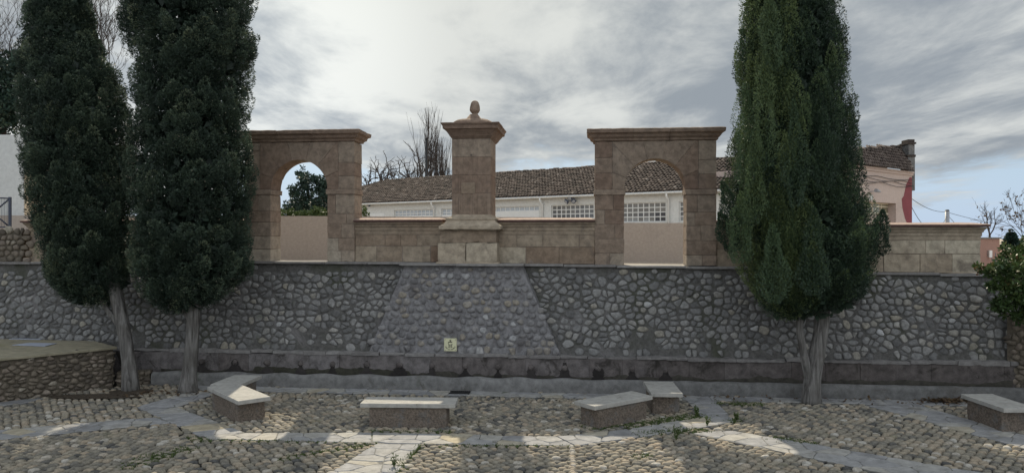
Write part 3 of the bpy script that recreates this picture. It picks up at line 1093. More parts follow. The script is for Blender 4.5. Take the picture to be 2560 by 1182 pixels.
    g.bm(erode(m, 0.0, 0.2, 0.02, 2.0, k + 61), .2)
    g.build('cornice', SAND, root)
    return c, zb, rh


MORTJ = stone('joint_mortar', [(0, (0.20, 0.16, 0.13)), (1, (0.26, 0.21, 0.17))], big=1, fine=10, var=0.25)
cL, zbL, rh_ = arch('stone_arch', 747, 327, 'red sandstone arch on the wall, half hidden by the dark cypresses')
cR, zbR, _ = arch('stone_arch', 1638, 322, 'red sandstone arch on the wall with the white building seen through it')


def parapet(s0, s1, py_top, px_ref, label, ends=(False, False), tone0=0.5, endpier=False, mat=None):
    mat = mat or SAND2
    DF, DB = 0.16, 0.70
    zb = ledge_z((s0 + s1) / 2) - 0.004
    zt = zw(py_top, px_ref, DF - .14)
    root = wroot('parapet_wall', (s0 + s1) / 2, (DF + DB) / 2, zb, label, 'wall', 'low sandstone walls between arches and pedestal')
    g = Geo()
    zf = zt - 0.40                     # top of the plain blocks
    nrow = 2
    hs = (zf - zb) / nrow
    k = s0 * 3.1
    for r in range(nrow):
        s = s0
        first = True
        z0 = zb + r * hs + (0.06 if r == 1 else 0)
        z1 = zb + (r + 1) * hs + (0.06 if r == 0 else 0)
        while s < s1 - .02:
            w_ = RND.uniform(.38, .95)
            e = s + w_
            if s1 - e < .3:
                e = s1
            tn = tone0 + RND.uniform(-.36, .34)
            if endpier and e == s1:
                tn = .97
            block(g, s, e, DF, DB, z0, z1, tn, k, amp=0.008, chip=0.05)
            s = e
            k += 1.7
    g.build('masonry', mat, root)
    g = Geo()
    g.box((s0 + .02, DF + .02, zb), (s1 - .02, DB - .02, zf + .1))
    g.build('mortar_core', MORTJ, root)
    oL = 0.0 if not ends[0] else 1.0
    oR = 0.0 if not ends[1] else 1.0

    def lf(prof, tone, kk, amp, mat, nm):
        m = loft(s0, s1, DF, DB, prof)
        for v in m.verts:
            if v.co.x < s0: v.co.x = s0 + (v.co.x - s0) * oL
            if v.co.x > s1: v.co.x = s1 + (v.co.x - s1) * oR
        gg = Geo()
        gg.bm(erode(m, 0.0, 0.14, amp, 3.0, kk, 0.02), tone)
        gg.build(nm, mat, root)
    lf([(0.0, zf + .002), (0.0, zf + .10), (0.018, zf + .105), (0.018, zf + .18), (0.045, zf + .20), (0.05, zf + .235), (0.10, zf + .29), (0.11, zf + .318)], tone0 - .05, k + 9, 0.007, mat, 'cornice')
    lf([(0.10, zf + .321), (0.15, zf + .326), (0.155, zf + .368)], 0.5, k + 15, 0.003, FASCIA, 'coping_edge')
    lf([(0.156, zf + .370), (0.158, zf + .380), (0.13, zf + .388), (-0.10, zf + .425), (-0.22, zf + .432)], 0.5, k + 16, 0.004, COPING, 'coping')
    return root


# pedestal in the middle
D_B, D_S = -0.38, -0.20
pb0, pb1 = sw(1097, D_B), sw(1242, D_B)
zp = bz1 + 0.060
pd_ = wroot('stone_pedestal', (pb0 + pb1) / 2, 0.35, zp, 'tall fluted sandstone pedestal with a stone finial between the two arches', 'pedestal')
zb1 = zw(575, 1170, D_B)
g = Geo()
zr = zp + (zb1 - zp) * 0.62
mid = pb0 + (pb1 - pb0) * .47
block(g, pb0 - .03, mid, D_B, 1.0, zp + .04, zr, .72, 3, chip=.06, amp=.010)
block(g, mid, pb1 + .01, D_B, 1.0, zp + .04, zr, .80, 5, chip=.06, amp=.010)
block(g, pb0 + .01, pb1 - .01, D_B + .02, 1.0, zr, zb1, .30, 9, chip=.13, amp=.016)
m = loft(pb0 - .05, pb1 + .04, D_B - .04, 1.05, [(0.03, zp + .001), (0.0, zp + .045)])
g.bm(erode(m, .005, .15, .008, 3, 4), .6)
base = g.build('base', SAND2, pd_)
sh0, sh1 = sw(1130, D_S), sw(1226, D_S)
DSB = 0.86
z_sh0, z_sh1 = zw(541, 1178, D_S), zw(347, 1178, D_S)
ob = (pb1 - pb0) / 2 - (sh1 - sh0) / 2
g = Geo()
m = loft(sh0, sh1, D_S, DSB, [(ob + .03, zb1 + .003), (ob + .05, zb1 + .03), (ob + .045, zb1 + .10), (ob - .02, zb1 + .15), (ob * .62, zb1 + .19), (ob * .50, z_sh0 - .105), (ob * .56, z_sh0 - .085),
                               (ob * .56, z_sh0 - .045), (ob * .30, z_sh0 - .02), (0.012, z_sh0 + .003), (0.0, z_sh0 + .05)])
g.bm(erode(m, 0, .11, .010, 3, 12, .05), .62)
g.build('base_moulding', SAND2, pd_)
# shaft drums with shallow flutes on front and sides


def fluted(depth):
    pts = []
    n = 7

    def side(p, q, inward, dep, nf):
        out = []
        L = math.hypot(q[0] - p[0], q[1] - p[1])
        e = 0.07 / L
        out.append(p)
        for i in range(nf):
            a0 = e + (1 - 2 * e) * (i + .10) / nf
            a1 = e + (1 - 2 * e) * (i + .90) / nf
            for t, k in ((a0, 0), (a0 + (a1 - a0) * .2, .8), ((a0 + a1) / 2, 1), (a1 - (a1 - a0) * .2, .8), (a1, 0)):
                out.append((p[0] + (q[0] - p[0]) * t + inward[0] * dep * k, p[1] + (q[1] - p[1]) * t + inward[1] * dep * k))
        return out
    a, b, c_, d_ = (sh0, D_S), (sh1, D_S), (sh1, DSB), (sh0, DSB)
    pts += side(a, b, (0, 1), depth, 7)
    pts += side(b, c_, (-1, 0), depth, 7)
    pts += side(c_, d_, (0, -1), depth * .3, 7)
    pts += side(d_, a, (1, 0), depth, 7)
    return pts


g = Geo()
zcut = [z_sh0, zw(483, 1178, D_S), zw(437, 1178, D_S), zw(392, 1178, D_S), z_sh1]
for n, (dep, tn) in enumerate(((0.026, .38), (0.015, .22), (0.009, .28), (0.006, .62))):
    z0, z1 = zcut[n] + .003, zcut[n + 1] - .003
    m = bmesh.new()
    P2 = fluted(dep)
    P3 = fluted(dep * (.55 if n == 0 else 1))
    P1 = fluted(0.002) if n == 0 else P2
    zs_ = [(z0, P1), (z0 + .05, P2), ((z0 + z1) / 2, P2), (z1 - .02, P3), (z1, P3)]
    rings = [[m.verts.new((x, y, z)) for x, y in pp] for z, pp in zs_]
    for ra, rb in zip(rings, rings[1:]):
        for i in range(len(ra)):
            m.faces.new((ra[i], ra[(i + 1) % len(ra)], rb[(i + 1) % len(ra)], rb[i]))
    m.faces.new(rings[0][::-1]); m.faces.new(rings[-1])
    for v in m.verts:
        v.co += Vector((noise.noise(v.co * 3), noise.noise(v.co * 3 + Vector((9, 0, 0))), 0)) * .006
    g.bm(m, tn)
shf = g.build('shaft', SAND, pd_)
g = Geo()
x0, x1 = sw(1153, D_S), sw(1188, D_S)
g.bm(erode(bm_box((x0, D_S - .007, zw(484, 1170, D_S)), (x1, D_S + .03, zw(456, 1170, D_S))), .004, .1, .003, 4, 3), .25)
g.build('repair_patch', SAND2, shf)
g = Geo()
g.tube([(sw(1178, D_S), D_S - .010, zw(388, 1178, D_S)), (sw(1178, D_S), D_S + .05, zw(388, 1178, D_S))], .016, 8, 0)
g.build('peg_hole', BLACK, shf)
zc1 = zw(305, 1176, D_S - .27)
oc = sh0 - sw(1101, D_S - .27)
g = Geo()
H = zc1 - z_sh1
m = loft(sh0, sh1, D_S, DSB + .2, [(0.0, z_sh1 + .003), (0.02, z_sh1 + .03), (oc * .22, z_sh1 + H * .18), (oc * .26, z_sh1 + H * .24), (oc * .45, z_sh1 + H * .42), (oc * .55, z_sh1 + H * .50), (oc * .58, z_sh1 + H * .56),
                                  (oc * .82, z_sh1 + H * .62), (oc * .85, z_sh1 + H * .80), (oc * .93, z_sh1 + H * .88), (oc, z_sh1 + H * .93), (oc, zc1)])
g.bm(erode(m, 0, .11, .006, 3, 22, .02), .16)
g.build('capital', SAND, pd_)
# gadrooned cushion and acorn finial
sc_, dc_ = sw(1184.5, .3), .36
R0 = (sw(1236, .3) - sw(1133, .3)) / 2
zc2 = zw(286, 1184, .3)
g = Geo()
NA = 64
prof = [(.93, zc1 - .004), (1.0, zc1 + .02), (1.0, zc1 + .05), (.93, zc1 + .09), (.80, zc1 + .135), (.62, zc1 + .165), (.40, zc1 + .18), (.2, zc2)]
vs = []
for n, (rr_, z) in enumerate(prof):
    for a in range(NA):
        t = 2 * math.pi * a / NA
        w_ = 1 + (0.045 * abs(math.sin(6 * t)) if 0 < n < 6 else 0)
        c4, s4 = math.cos(t), math.sin(t)
        sq = (abs(c4) ** 4 + abs(s4) ** 4) ** -.25
        vs.append((sc_ + R0 * rr_ * w_ * c4 * sq * .96, dc_ + R0 * rr_ * w_ * s4 * sq * .96, z))
fs = [(r * NA + a, r * NA + (a + 1) % NA, (r + 1) * NA + (a + 1) % NA, (r + 1) * NA + a) for r in range(len(prof) - 1) for a in range(NA)]
fs.append(tuple((len(prof) - 1) * NA + a for a in range(NA)))
g.add(vs, fs, .22, True)
g.build('cushion', SAND, pd_)
g = Geo()
zf1 = zw(251, 1186, .3)
hf = zf1 - zc2
rf = (sw(1199, .3) - sw(1174, .3)) / 2
prof = [(.75, -.1), (.60, .02), (.55, .07), (.72, .12), (.96, .24), (1.02, .36), (.98, .52), (.88, .70), (.72, .86), (.50, .96), (.22, 1.0), (.01, 1.005)]
vs = []
NA = 28
for rr_, t in prof:
    for a in range(NA):
        th_ = 2 * math.pi * a / NA
        b_ = 1 + .035 * math.sin(9 * th_ + t * 9) * (1 if .15 < t < .95 else 0)
        vs.append((sc_ + .02 + rf * rr_ * b_ * math.cos(th_), dc_ + rf * rr_ * b_ * math.sin(th_), zc2 + hf * t))
fs = [(r * NA + a, r * NA + (a + 1) % NA, (r + 1) * NA + (a + 1) % NA, (r + 1) * NA + a) for r in range(len(prof) - 1) for a in range(NA)]
g.add(vs, fs, .35, True)
g.build('finial', SAND, pd_)

parapet(cL + rh_ - .002, pb0 + .02, 547, 1000, 'low sandstone wall between the left arch and the pedestal', tone0=.42)
parapet(pb1 - .02, cR - rh_ + .002, 547, 1370, 'low sandstone wall between the pedestal and the right arch', tone0=.52)
parapet(cR + rh_ - .002, sw(2006), 551, 1900, 'low sandstone wall running from the right arch behind the big cypress', tone0=.42)
parapet(sw(2008), sw(2452, .16), 559, 2300, 'low sandstone wall right of the big cypress with a pale end block', (False, True), .62, True)
parapet(sw(62), cL - rh_ + .002, 549, 300, 'low sandstone wall left of the left arch, mostly behind the dark cypresses', (True, False), .5)

# terrace behind the wall
ter = Geo()
sx = np.linspace(-60, 60, 61)
rows = [(0.5, -0.062), (1.2, -0.10), (4, -0.12), (40, -0.15), (700, -0.3)]
vs = []
for d, dz in rows:
    for s in sx:
        f_ = min(max((s - 10.8) / 1.6, 0), 1)
        vs.append(tuple(W(s, d, ledge_z(s) + dz - (1.3 * f_ * f_ * (3 - 2 * f_) if d > 2 else 0))))
ns = len(sx)
fs = [(a * ns + b, a * ns + b + 1, (a + 1) * ns + b + 1, (a + 1) * ns + b) for a in range(len(rows) - 1) for b in range(ns - 1)]
# wide wings out to the horizon
ter.add(vs, fs, .5)
ter.add([(-900, OY + 8, 2.84), tuple(W(-60, 0.5, ledge_z(-60) - .062)), tuple(W(-60, 700, ledge_z(-60) - .3)), (-900, 760, 2.7)], [(0, 1, 2, 3)])
ter.add([tuple(W(60, 0.5, ledge_z(60) - .062)), (900, OY - 6, 1.4), (900, 760, 1.2), tuple(W(60, 700, ledge_z(60) - 1.6))], [(0, 1, 2, 3)])
t_ = ter.build('upper_terrace', TERR)
t_['kind'] = 'structure'

# ------------------------------------------------------------------ raised platform on the left, rough wall on the right
def rubble_face(geo, p0, p1, z0, z1, a=0.22, b=0.085, out=None, hr=(0.03, 0.07), jit=.3, gap=.014, top=None):
    """rough flat stones laid in courses on the vertical face p0 -> p1 (xy); outward is to the right of p0 -> p1"""
    p0, p1 = np.array(p0, float), np.array(p1, float)
    L = np.linalg.norm(p1 - p0)
    u = (p1 - p0) / L
    n = np.array((u[1], -u[0]))
    st = brick_sites(0, L, z0, z1, a, b, jit)
    k = np.array((1.0, a / b * .62))
    rad, th = cells(st * k, gap, 5, 13, None, 9)
    rad *= NR.uniform(.88, 1.05, (len(st), 1)) * (1 + NR.normal(0, .05, rad.shape))
    rad = np.minimum(rad, a * .9)
    keep = (st[:, 0] > .05) & (st[:, 0] < L - .03) & (st[:, 1] > z0 + .03) & (st[:, 1] < (z1 if top is None else top(st[:, 0] / L)) - .04)
    st, rad = st[keep], rad[keep]
    V, Q, T, tq, tt = domes(st * k, rad, th, NR.uniform(hr[0], hr[1], len(st)), np.clip(NR.normal(.42, .26, len(st)), 0, 1), ((1.0, -.3), (.95, .5), (.66, .92)), tilt=NR.normal(0, .12, (len(st), 2)))
    V[..., 1] /= k[1]
    t, z, h = V[..., 0], V[..., 1], V[..., 2]
    V = np.stack([p0[0] + u[0] * t + n[0] * h, p0[1] + u[1] * t + n[1] * h, z], 2)
    add_domes(geo, V, Q, T, tq, tt)


pc = np.array(G(283, 966))
pl = np.array(G(-140, 1024))
PZ = 0.985
pbk = np.array(W(sw(232, -.6), -.62)[:2])
pf = tag(empty('stone_platform', (pc[0], pc[1], 0)), 'raised platform of rough brown stones with a mossy yellowish concrete top', 'platform')
OFF[pf.name] = (pc[0], pc[1], 0)
g = Geo()
poly = [pl, pc, pbk, (-16.5, 20.1), (-16.5, 14.0)]
ins = 0.03


def prism_xy(g, poly, z0, z1, tone=.5):
    n = len(poly)
    v = [(p[0], p[1], z0) for p in poly] + [(p[0], p[1], z1) for p in poly]
    f = [tuple(range(n))[::-1], tuple(range(n, 2 * n))] + [(i, (i + 1) % n, n + (i + 1) % n, n + i) for i in range(n)]
    g.add(v, f, tone)


g2 = Geo()
prism_xy(g2, poly, -.08, PZ - .06)
g2.build('core', RUBMORT, pf)
rubble_face(g, pl, pc, -.06, PZ - .05)
rubble_face(g, pc, pbk, -.06, PZ - .05)
g.build('rubble_face', RUBBLE, pf)
m = bmesh.new()
e = 0.09
d1 = (pc - pl) / np.linalg.norm(pc - pl)
n1 = np.array((d1[1], -d1[0])) * e
d2 = (pbk - pc) / np.linalg.norm(pbk - pc)
n2 = np.array((d2[1], -d2[0])) * e
top = [pl + n1, pc + n1 + d1 * .06, pc + n2 * .6 + d2 * .02, pbk + n2 * .6, (-16.5, 20.1), (-16.5, 14.0)]
vb = [m.verts.new((p[0], p[1], PZ - .055)) for p in top]
vt = [m.verts.new((p[0], p[1], PZ)) for p in top]
m.faces.new(vb[::-1]); m.faces.new(vt)
for i in range(len(top)):
    m.faces.new((vb[i], vb[(i + 1) % len(top)], vt[(i + 1) % len(top)], vt[i]))
g = Geo()
g.bm(erode(m, .008, .4, .006, 2, 5), .6)
g.build('top_slab', PLATTOP, pf)
# two thin plates whose pale blue paints the sky mirrored in puddles
SKYSHEEN = plain('painted_sky_sheen', (0.36, 0.39, 0.47), 0.45, 0.4, 0.12)
for n, (quad_, lab) in enumerate(((((30, 862), (75, 856.5), (142, 858), (112, 865)), 'puddle on the platform with the sky reflection painted in, the nearer of two'),
                                  (((22, 847), (60, 843.5), (122, 842.5), (100, 848.5)), 'puddle on the platform with the sky reflection painted in, closer to the cobble wall'))):
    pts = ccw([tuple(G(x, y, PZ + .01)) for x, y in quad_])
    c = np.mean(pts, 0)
    fp = tag(empty('puddle_sheen', (c[0], c[1], PZ)), lab, 'sheet', 'painted puddle reflections on the platform')
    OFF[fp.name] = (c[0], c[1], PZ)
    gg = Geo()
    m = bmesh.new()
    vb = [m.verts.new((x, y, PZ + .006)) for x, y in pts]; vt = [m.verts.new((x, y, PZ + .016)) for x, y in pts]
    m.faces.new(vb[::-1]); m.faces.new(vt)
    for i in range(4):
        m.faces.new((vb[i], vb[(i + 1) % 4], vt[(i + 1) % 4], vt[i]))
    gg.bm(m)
    gg.build('plate', SKYSHEEN, fp)
# a stub of low wall closing the trough end
g = Geo()
a0, a1 = pc + np.array((.02, .12)), np.array(W(-9.02, -1.10)[:2])
rubble_face(g, a0, a1, 0, .36, hr=(.03, .06))
st_ = tag(empty('stub_wall', (a1[0], a1[1], 0)), 'short knee-high stub of rough stones between platform corner and trough end', 'wall')
OFF[st_.name] = (a1[0], a1[1], 0)
g.build('rubble_face', RUBBLE, st_)
g = Geo()
dv = (a1 - a0) / np.linalg.norm(a1 - a0); nv = np.array((-dv[1], dv[0])) * .3
prism_xy(g, [a0, a1, a1 + nv, a0 + nv], 0, .33)
g.build('core', RUBMORT, st_)

# right-hand wall
q0, q1 = np.array(W(11.55, -.50)[:2]), np.array((15.0, 13.3))
sw_ = tag(empty('rubble_wall', (q0[0], q0[1], 0)), 'rough brown rubble wall coming forward at the right edge under the leafy shrub', 'wall')
OFF[sw_.name] = (q0[0], q0[1], 0)
g = Geo()
rubble_face(g, q0, q1, 0, 1.95, .20, .11)
g.build('rubble_face', RUBBLE, sw_)
g = Geo()
dv = (q1 - q0) / np.linalg.norm(q1 - q0); nv = np.array((-dv[1], dv[0]))
prism_xy(g, [q0, q1, q1 + nv * 2.4, q0 + nv * 2.4], 0, 1.93)
g.build('core', RUBMORT, sw_)

# ------------------------------------------------------------------ benches
def bench(pos, ang, L, dep, label, n, base_in=0.17, ws=1.0):
    root = tag(empty('stone_bench', (pos[0], pos[1], 0), R(ang)), label, 'bench', 'stone benches on the cobbles')
    g = Geo()
    m = bm_box((-L / 2, -dep / 2, 0.375), (L / 2, dep / 2, 0.46))
    bmesh.ops.bevel(m, geom=list(m.edges), offset=.012, segments=3, affect='EDGES', profile=.5)
    g.bm(erode(m, 0, .10, .004, 4, n * 3.1), .5)
    g.build('slab', BENCHTOP, root)
    g = Geo()
    iy = 0.045
    m = bm_box((-L / 2 + base_in, -dep / 2 + iy, GZ - .01), (L / 2 - base_in, dep / 2 - iy, 0.374))
    m = erode(m, .03, .05, .012, 5, n * 2.3, .05, passes=6)
    g.bm(m, .5)
    g.build('base', AGGREG, root)
    return root


bench((-2.02, 14.66), -2.0, 1.86, 0.60, 'stone bench square to the viewer in the middle of the foreground', 1)
bench((-5.74, 15.50), -49.8, 1.84, 0.66, 'nearer of the two touching stone benches on the left, set diagonally', 2)
bench((-6.24, 16.78), 84.0, 1.15, 0.66, 'stone bench at the far left by the trough, half behind the diagonal one', 3)
bench((2.05, 14.85), 36.5, 1.60, 0.60, 'stone bench set diagonally right of centre, its long side to the viewer', 4, .13)
bench((3.24, 15.95), 87.0, 1.26, 0.66, 'stone bench end-on to the viewer against the trough, behind the diagonal one', 5, .15)
bench((9.60, 14.62), 91.0, 1.30, 0.66, 'stone bench at the right edge by the dry leaves', 6, .12)

# ------------------------------------------------------------------ trees
def blades(base, dirv, side, ln, wd):
    """N leaf-shaped quads -> verts (N,4,3)"""
    tip = base + dirv * ln[:, None]
    midp = base + dirv * (ln * .5)[:, None]
    return np.stack([base, midp - side * wd[:, None], tip, midp + side * wd[:, None]], 1)


def unit(v):
    return v / (np.linalg.norm(v, axis=-1, keepdims=True) + 1e-9)


def add_leaves(geo, V, tone):
    n = len(V)
    geo.addn(V.reshape(-1, 3), np.arange(n * 4).reshape(n, 4), tone, False)


def cypress(name, label, prof_px, D, trunk, mat, seed, nplume, leaf_n, plen, prad, lsize, tilt=.28, cones=0, lightside=None, fork=None, group='cypresses in front of the wall', depth=.78, extra=(), fill=.045):
    rng = np.random.default_rng(seed)
    base = Vector(trunk[0][0])
    root = tag(empty(name, base), label, 'tree', group)
    OFF[root.name] = tuple(base)
    # crown silhouette: height -> centre x and half width
    rows = sorted([(P(0, y, D).z, (P(l, y, D).x + P(r, y, D).x) / 2, (P(r, y, D).x - P(l, y, D).x) / 2) for y, l, r in prof_px])
    zz = np.array([r[0] for r in rows]); cc = np.array([r[1] for r in rows]); hw = np.maximum(np.array([r[2] for r in rows]) - .045, .05)
    g = Geo()
    # plume origins
    zs = rng.uniform(zz[0], zz[-1], nplume * 4)
    wgt = np.interp(zs, zz, hw)
    zs = zs[rng.random(len(zs)) < wgt / hw.max()][:nplume]
    n = len(zs)
    ph = rng.uniform(0, 2 * np.pi, n)
    L = plen * rng.uniform(.6, 1.35, n)
    zs = np.maximum(zs - L * .35, zz[0])
    Rr = np.interp(zs, zz, hw)
    Rtop = np.interp(np.minimum(zs + L, zz[-1]), zz, hw)
    prr = prad * rng.uniform(.6, 1.45, n)
    lob = np.array([1 + .15 * noise.noise((math.cos(a_) * 1.3 + seed, math.sin(a_) * 1.3, z_ * 0.9)) + .10 * noise.noise((math.cos(a_) * 3.1, math.sin(a_) * 3.1 + seed, z_ * 1.9)) for a_, z_ in zip(ph, zs)]) - .035
    Rr = Rr * lob
    Rtop = Rtop * lob
    r0 = np.maximum(Rr - prr * 1.3, Rr * .35) * rng.uniform(.72, 1.0, n)
    r1 = np.maximum(np.minimum(Rtop, np.maximum(Rr, Rtop)) * rng.uniform(.86, 1.06, n) - prr * .52, .02)
    cx0 = np.interp(zs, zz, cc); cx1 = np.interp(np.minimum(zs + L, zz[-1]), zz, cc)
    ca, sa = np.cos(ph), np.sin(ph)
    A = np.stack([cx0 + r0 * ca, D + r0 * sa * depth, zs], 1)
    B = np.stack([cx1 + r1 * ca, D + r1 * sa * depth, np.minimum(zs + L, zz[-1] + .2)], 1)
    # outer shell leaves of every plume
    m = leaf_n
    t = rng.beta(1.3, 1.25, (n, m))
    axis = unit(B - A)
    ref = np.where(np.abs(axis[:, 2:3]) > .9, np.array([[1.0, 0, 0]]), np.array([[0, 0, 1.0]]))
    e1 = unit(np.cross(axis, ref)); e2 = np.cross(axis, e1)
    q = rng.uniform(0, 2 * np.pi, (n, m))
    rad = (prr[:, None] * np.sin(np.pi * np.clip(t, .02, .985) ** .72) ** .75) * rng.uniform(.72, 1.08, (n, m))
    outw = e1[:, None] * np.cos(q)[..., None] + e2[:, None] * np.sin(q)[..., None]
    pos = A[:, None] + (B - A)[:, None] * t[..., None] + outw * rad[..., None]
    dirv = unit(axis[:, None] * rng.uniform(.4, 1.1, (n, m, 1)) + outw * rng.uniform(.3, 1.0, (n, m, 1)) + rng.normal(0, .30, (n, m, 3)))
    side = unit(np.cross(dirv, rng.normal(0, 1, (n, m, 3))))
    ln = lsize * rng.uniform(.6, 1.4, (n, m)); wd = ln * rng.uniform(.13, .22, (n, m))
    ptone = rng.normal(.40, .19, n)
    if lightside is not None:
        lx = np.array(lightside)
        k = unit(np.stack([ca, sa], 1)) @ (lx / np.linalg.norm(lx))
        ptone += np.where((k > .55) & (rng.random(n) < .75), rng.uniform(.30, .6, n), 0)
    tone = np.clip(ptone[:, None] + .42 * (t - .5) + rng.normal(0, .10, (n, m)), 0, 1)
    keep = rng.random((n, m)) < 1
    V = blades(pos[keep], dirv[keep], side[keep], ln[keep], wd[keep])
    add_leaves(g, V, tone[keep])
    # single plumes that stand out in the photo: (base px, base py, tip px, tip py, how far in front, radius, tone)
    for bx, by, tx, ty, fr, pr_, tn_ in extra:
        a_, b_ = np.array(P(bx, by, D - fr)), np.array(P(tx, ty, D - fr * .8))
        k_ = 3600
        t_ = rng.beta(1.2, 1.3, k_)
        ax_ = unit(b_ - a_)
        f1 = unit(np.cross(ax_, np.array((0, 1.0, 0)))); f2 = np.cross(ax_, f1)
        q_ = rng.uniform(0, 2 * np.pi, k_)
        lobe = 1 + .3 * np.sin(q_ * 2 + t_ * 9 + bx)
        r_ = pr_ * np.sin(np.pi * np.clip(t_, .02, .99) ** .55) ** .8 * lobe * rng.uniform(.6, 1.08, k_)
        o_ = f1 * np.cos(q_)[:, None] + f2 * np.sin(q_)[:, None]
        ps = a_ + (b_ - a_) * t_[:, None] + o_ * r_[:, None]
        dv_ = unit(ax_ * rng.uniform(.5, 1.1, (k_, 1)) + o_ * rng.uniform(.3, .9, (k_, 1)) + rng.normal(0, .28, (k_, 3)))
        sd_ = unit(np.cross(dv_, rng.normal(0, 1, (k_, 3))))
        l_ = lsize * rng.uniform(.6, 1.4, k_)
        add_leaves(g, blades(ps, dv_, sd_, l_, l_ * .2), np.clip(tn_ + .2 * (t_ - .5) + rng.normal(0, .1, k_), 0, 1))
    # inner twigs and older leaves filling the body
    ni = int(nplume * leaf_n * fill)
    zi = rng.uniform(zz[0] + .1, zz[-1], ni)
    Ri = np.interp(zi, zz, hw) * rng.uniform(.15, .72, ni)
    pi_ = rng.uniform(0, 2 * np.pi, ni)
    posi = np.stack([np.interp(zi, zz, cc) + Ri * np.cos(pi_), D + Ri * np.sin(pi_) * depth, zi], 1)
    di = unit(rng.normal(0, 1, (ni, 3)) + np.array((0, 0, .8)))
    si = unit(np.cross(di, rng.normal(0, 1, (ni, 3))))
    li = rng.uniform(.12, .26, ni)
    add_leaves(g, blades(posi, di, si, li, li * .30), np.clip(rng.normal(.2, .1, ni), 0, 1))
    cr = g.build('crown', mat, root)
    cr['kind'] = 'thing'
    if cones:
        sel = rng.choice(n * m, cones, replace=False)
        pc_ = pos.reshape(-1, 3)[sel]
        gg = Geo()
        oct_ = np.array([(1, 0, 0), (-1, 0, 0), (0, 1, 0), (0, -1, 0), (0, 0, 1), (0, 0, -1)], float)
        of = np.array([(0, 2, 4), (2, 1, 4), (1, 3, 4), (3, 0, 4), (2, 0, 5), (1, 2, 5), (3, 1, 5), (0, 3, 5)])
        rr_ = rng.uniform(.010, .017, cones)
        Vc = pc_[:, None] + oct_[None] * rr_[:, None, None]
        Fc = (of[None] + (np.arange(cones) * 6)[:, None, None]).reshape(-1, 3)
        gg.addn(Vc.reshape(-1, 3), Fc, .5, True)
        co_ = gg.build('seed_cones', CONE, cr)
        co_['kind'] = 'stuff'
    # trunk
    g = Geo()
    for pts, rads in [(trunk[0:2])] + (fork or []):
        pts = np.array([tuple(p) for p in pts]); rads = np.array(rads)
        tt = np.linspace(0, 1, 26)
        src = np.linspace(0, 1, len(pts))
        pp = np.stack([np.interp(tt, src, pts[:, i]) for i in range(3)], 1)
        k_ = np.array([.25, .5, .25])
        for _ in range(3):
            pp[1:-1] = pp[:-2] * .25 + pp[1:-1] * .5 + pp[2:] * .25
        rr2 = np.interp(tt, src, rads)
        n0 = sum(len(v) for v in g.v)
        g.tube(pp, rr2, 18, .5)
        v = g.v[-1]
        for i in range(len(v)):
            ax = pp[min(i // 18, 25)]
            o_ = v[i] - ax
            a_ = math.atan2(o_[1], o_[0])
            v[i] = ax + o_ * (1 + .16 * noise.noise((math.cos(a_) * 1.6, math.sin(a_) * 1.6, ax[2] * 1.1 + seed)) + .07 * math.sin(5 * a_ + seed + ax[2] * .8))
    g.build('trunk', BARK, root)
    return root, (zz, cc, hw)


DA, DB_, DC = 17.82, 17.70, 16.55
profA = [(765, 205, 262), (735, 155, 310), (700, 108, 335), (600, 88, 345), (500, 68, 350), (400, 44, 345), (300, 40, 335), (200, 42, 308), (100, 44, 256), (0, 60, 234), (-120, 82, 210), (-240, 108, 192), (-320, 140, 162)]
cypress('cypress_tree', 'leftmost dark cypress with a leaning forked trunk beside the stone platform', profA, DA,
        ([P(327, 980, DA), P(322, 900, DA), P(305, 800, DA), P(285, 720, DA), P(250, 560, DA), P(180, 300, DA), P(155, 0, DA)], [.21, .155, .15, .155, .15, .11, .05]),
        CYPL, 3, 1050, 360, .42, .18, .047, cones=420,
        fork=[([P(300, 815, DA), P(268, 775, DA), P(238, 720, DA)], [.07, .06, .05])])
profB = [(775, 430, 500), (752, 375, 560), (705, 338, 618), (600, 312, 642), (500, 302, 646), (400, 300, 642), (300, 318, 640), (200, 326, 652), (130, 326, 655), (80, 292, 654), (30, 286, 650), (0, 300, 646), (-150, 312, 630), (-300, 350, 600), (-440, 400, 550), (-540, 455, 495)]
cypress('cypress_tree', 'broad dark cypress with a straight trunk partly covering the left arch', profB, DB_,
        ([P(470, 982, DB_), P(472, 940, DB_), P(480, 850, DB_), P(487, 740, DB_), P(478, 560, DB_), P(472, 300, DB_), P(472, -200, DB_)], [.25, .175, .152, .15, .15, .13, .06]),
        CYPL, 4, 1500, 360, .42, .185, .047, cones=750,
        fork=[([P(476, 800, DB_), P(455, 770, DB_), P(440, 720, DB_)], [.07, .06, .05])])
profC = [(795, 1935, 1985), (780, 1905, 2110), (748, 1880, 2188), (700, 1856, 2204), (600, 1815, 2212), (540, 1806, 2205), (490, 1796, 2168), (430, 1798, 2150), (380, 1812, 2145), (300, 1826, 2148), (200, 1820, 2130), (100, 1824, 2128), (0, 1838, 2104), (-120, 1866, 2072), (-240, 1918, 2022), (-330, 1955, 1985)]
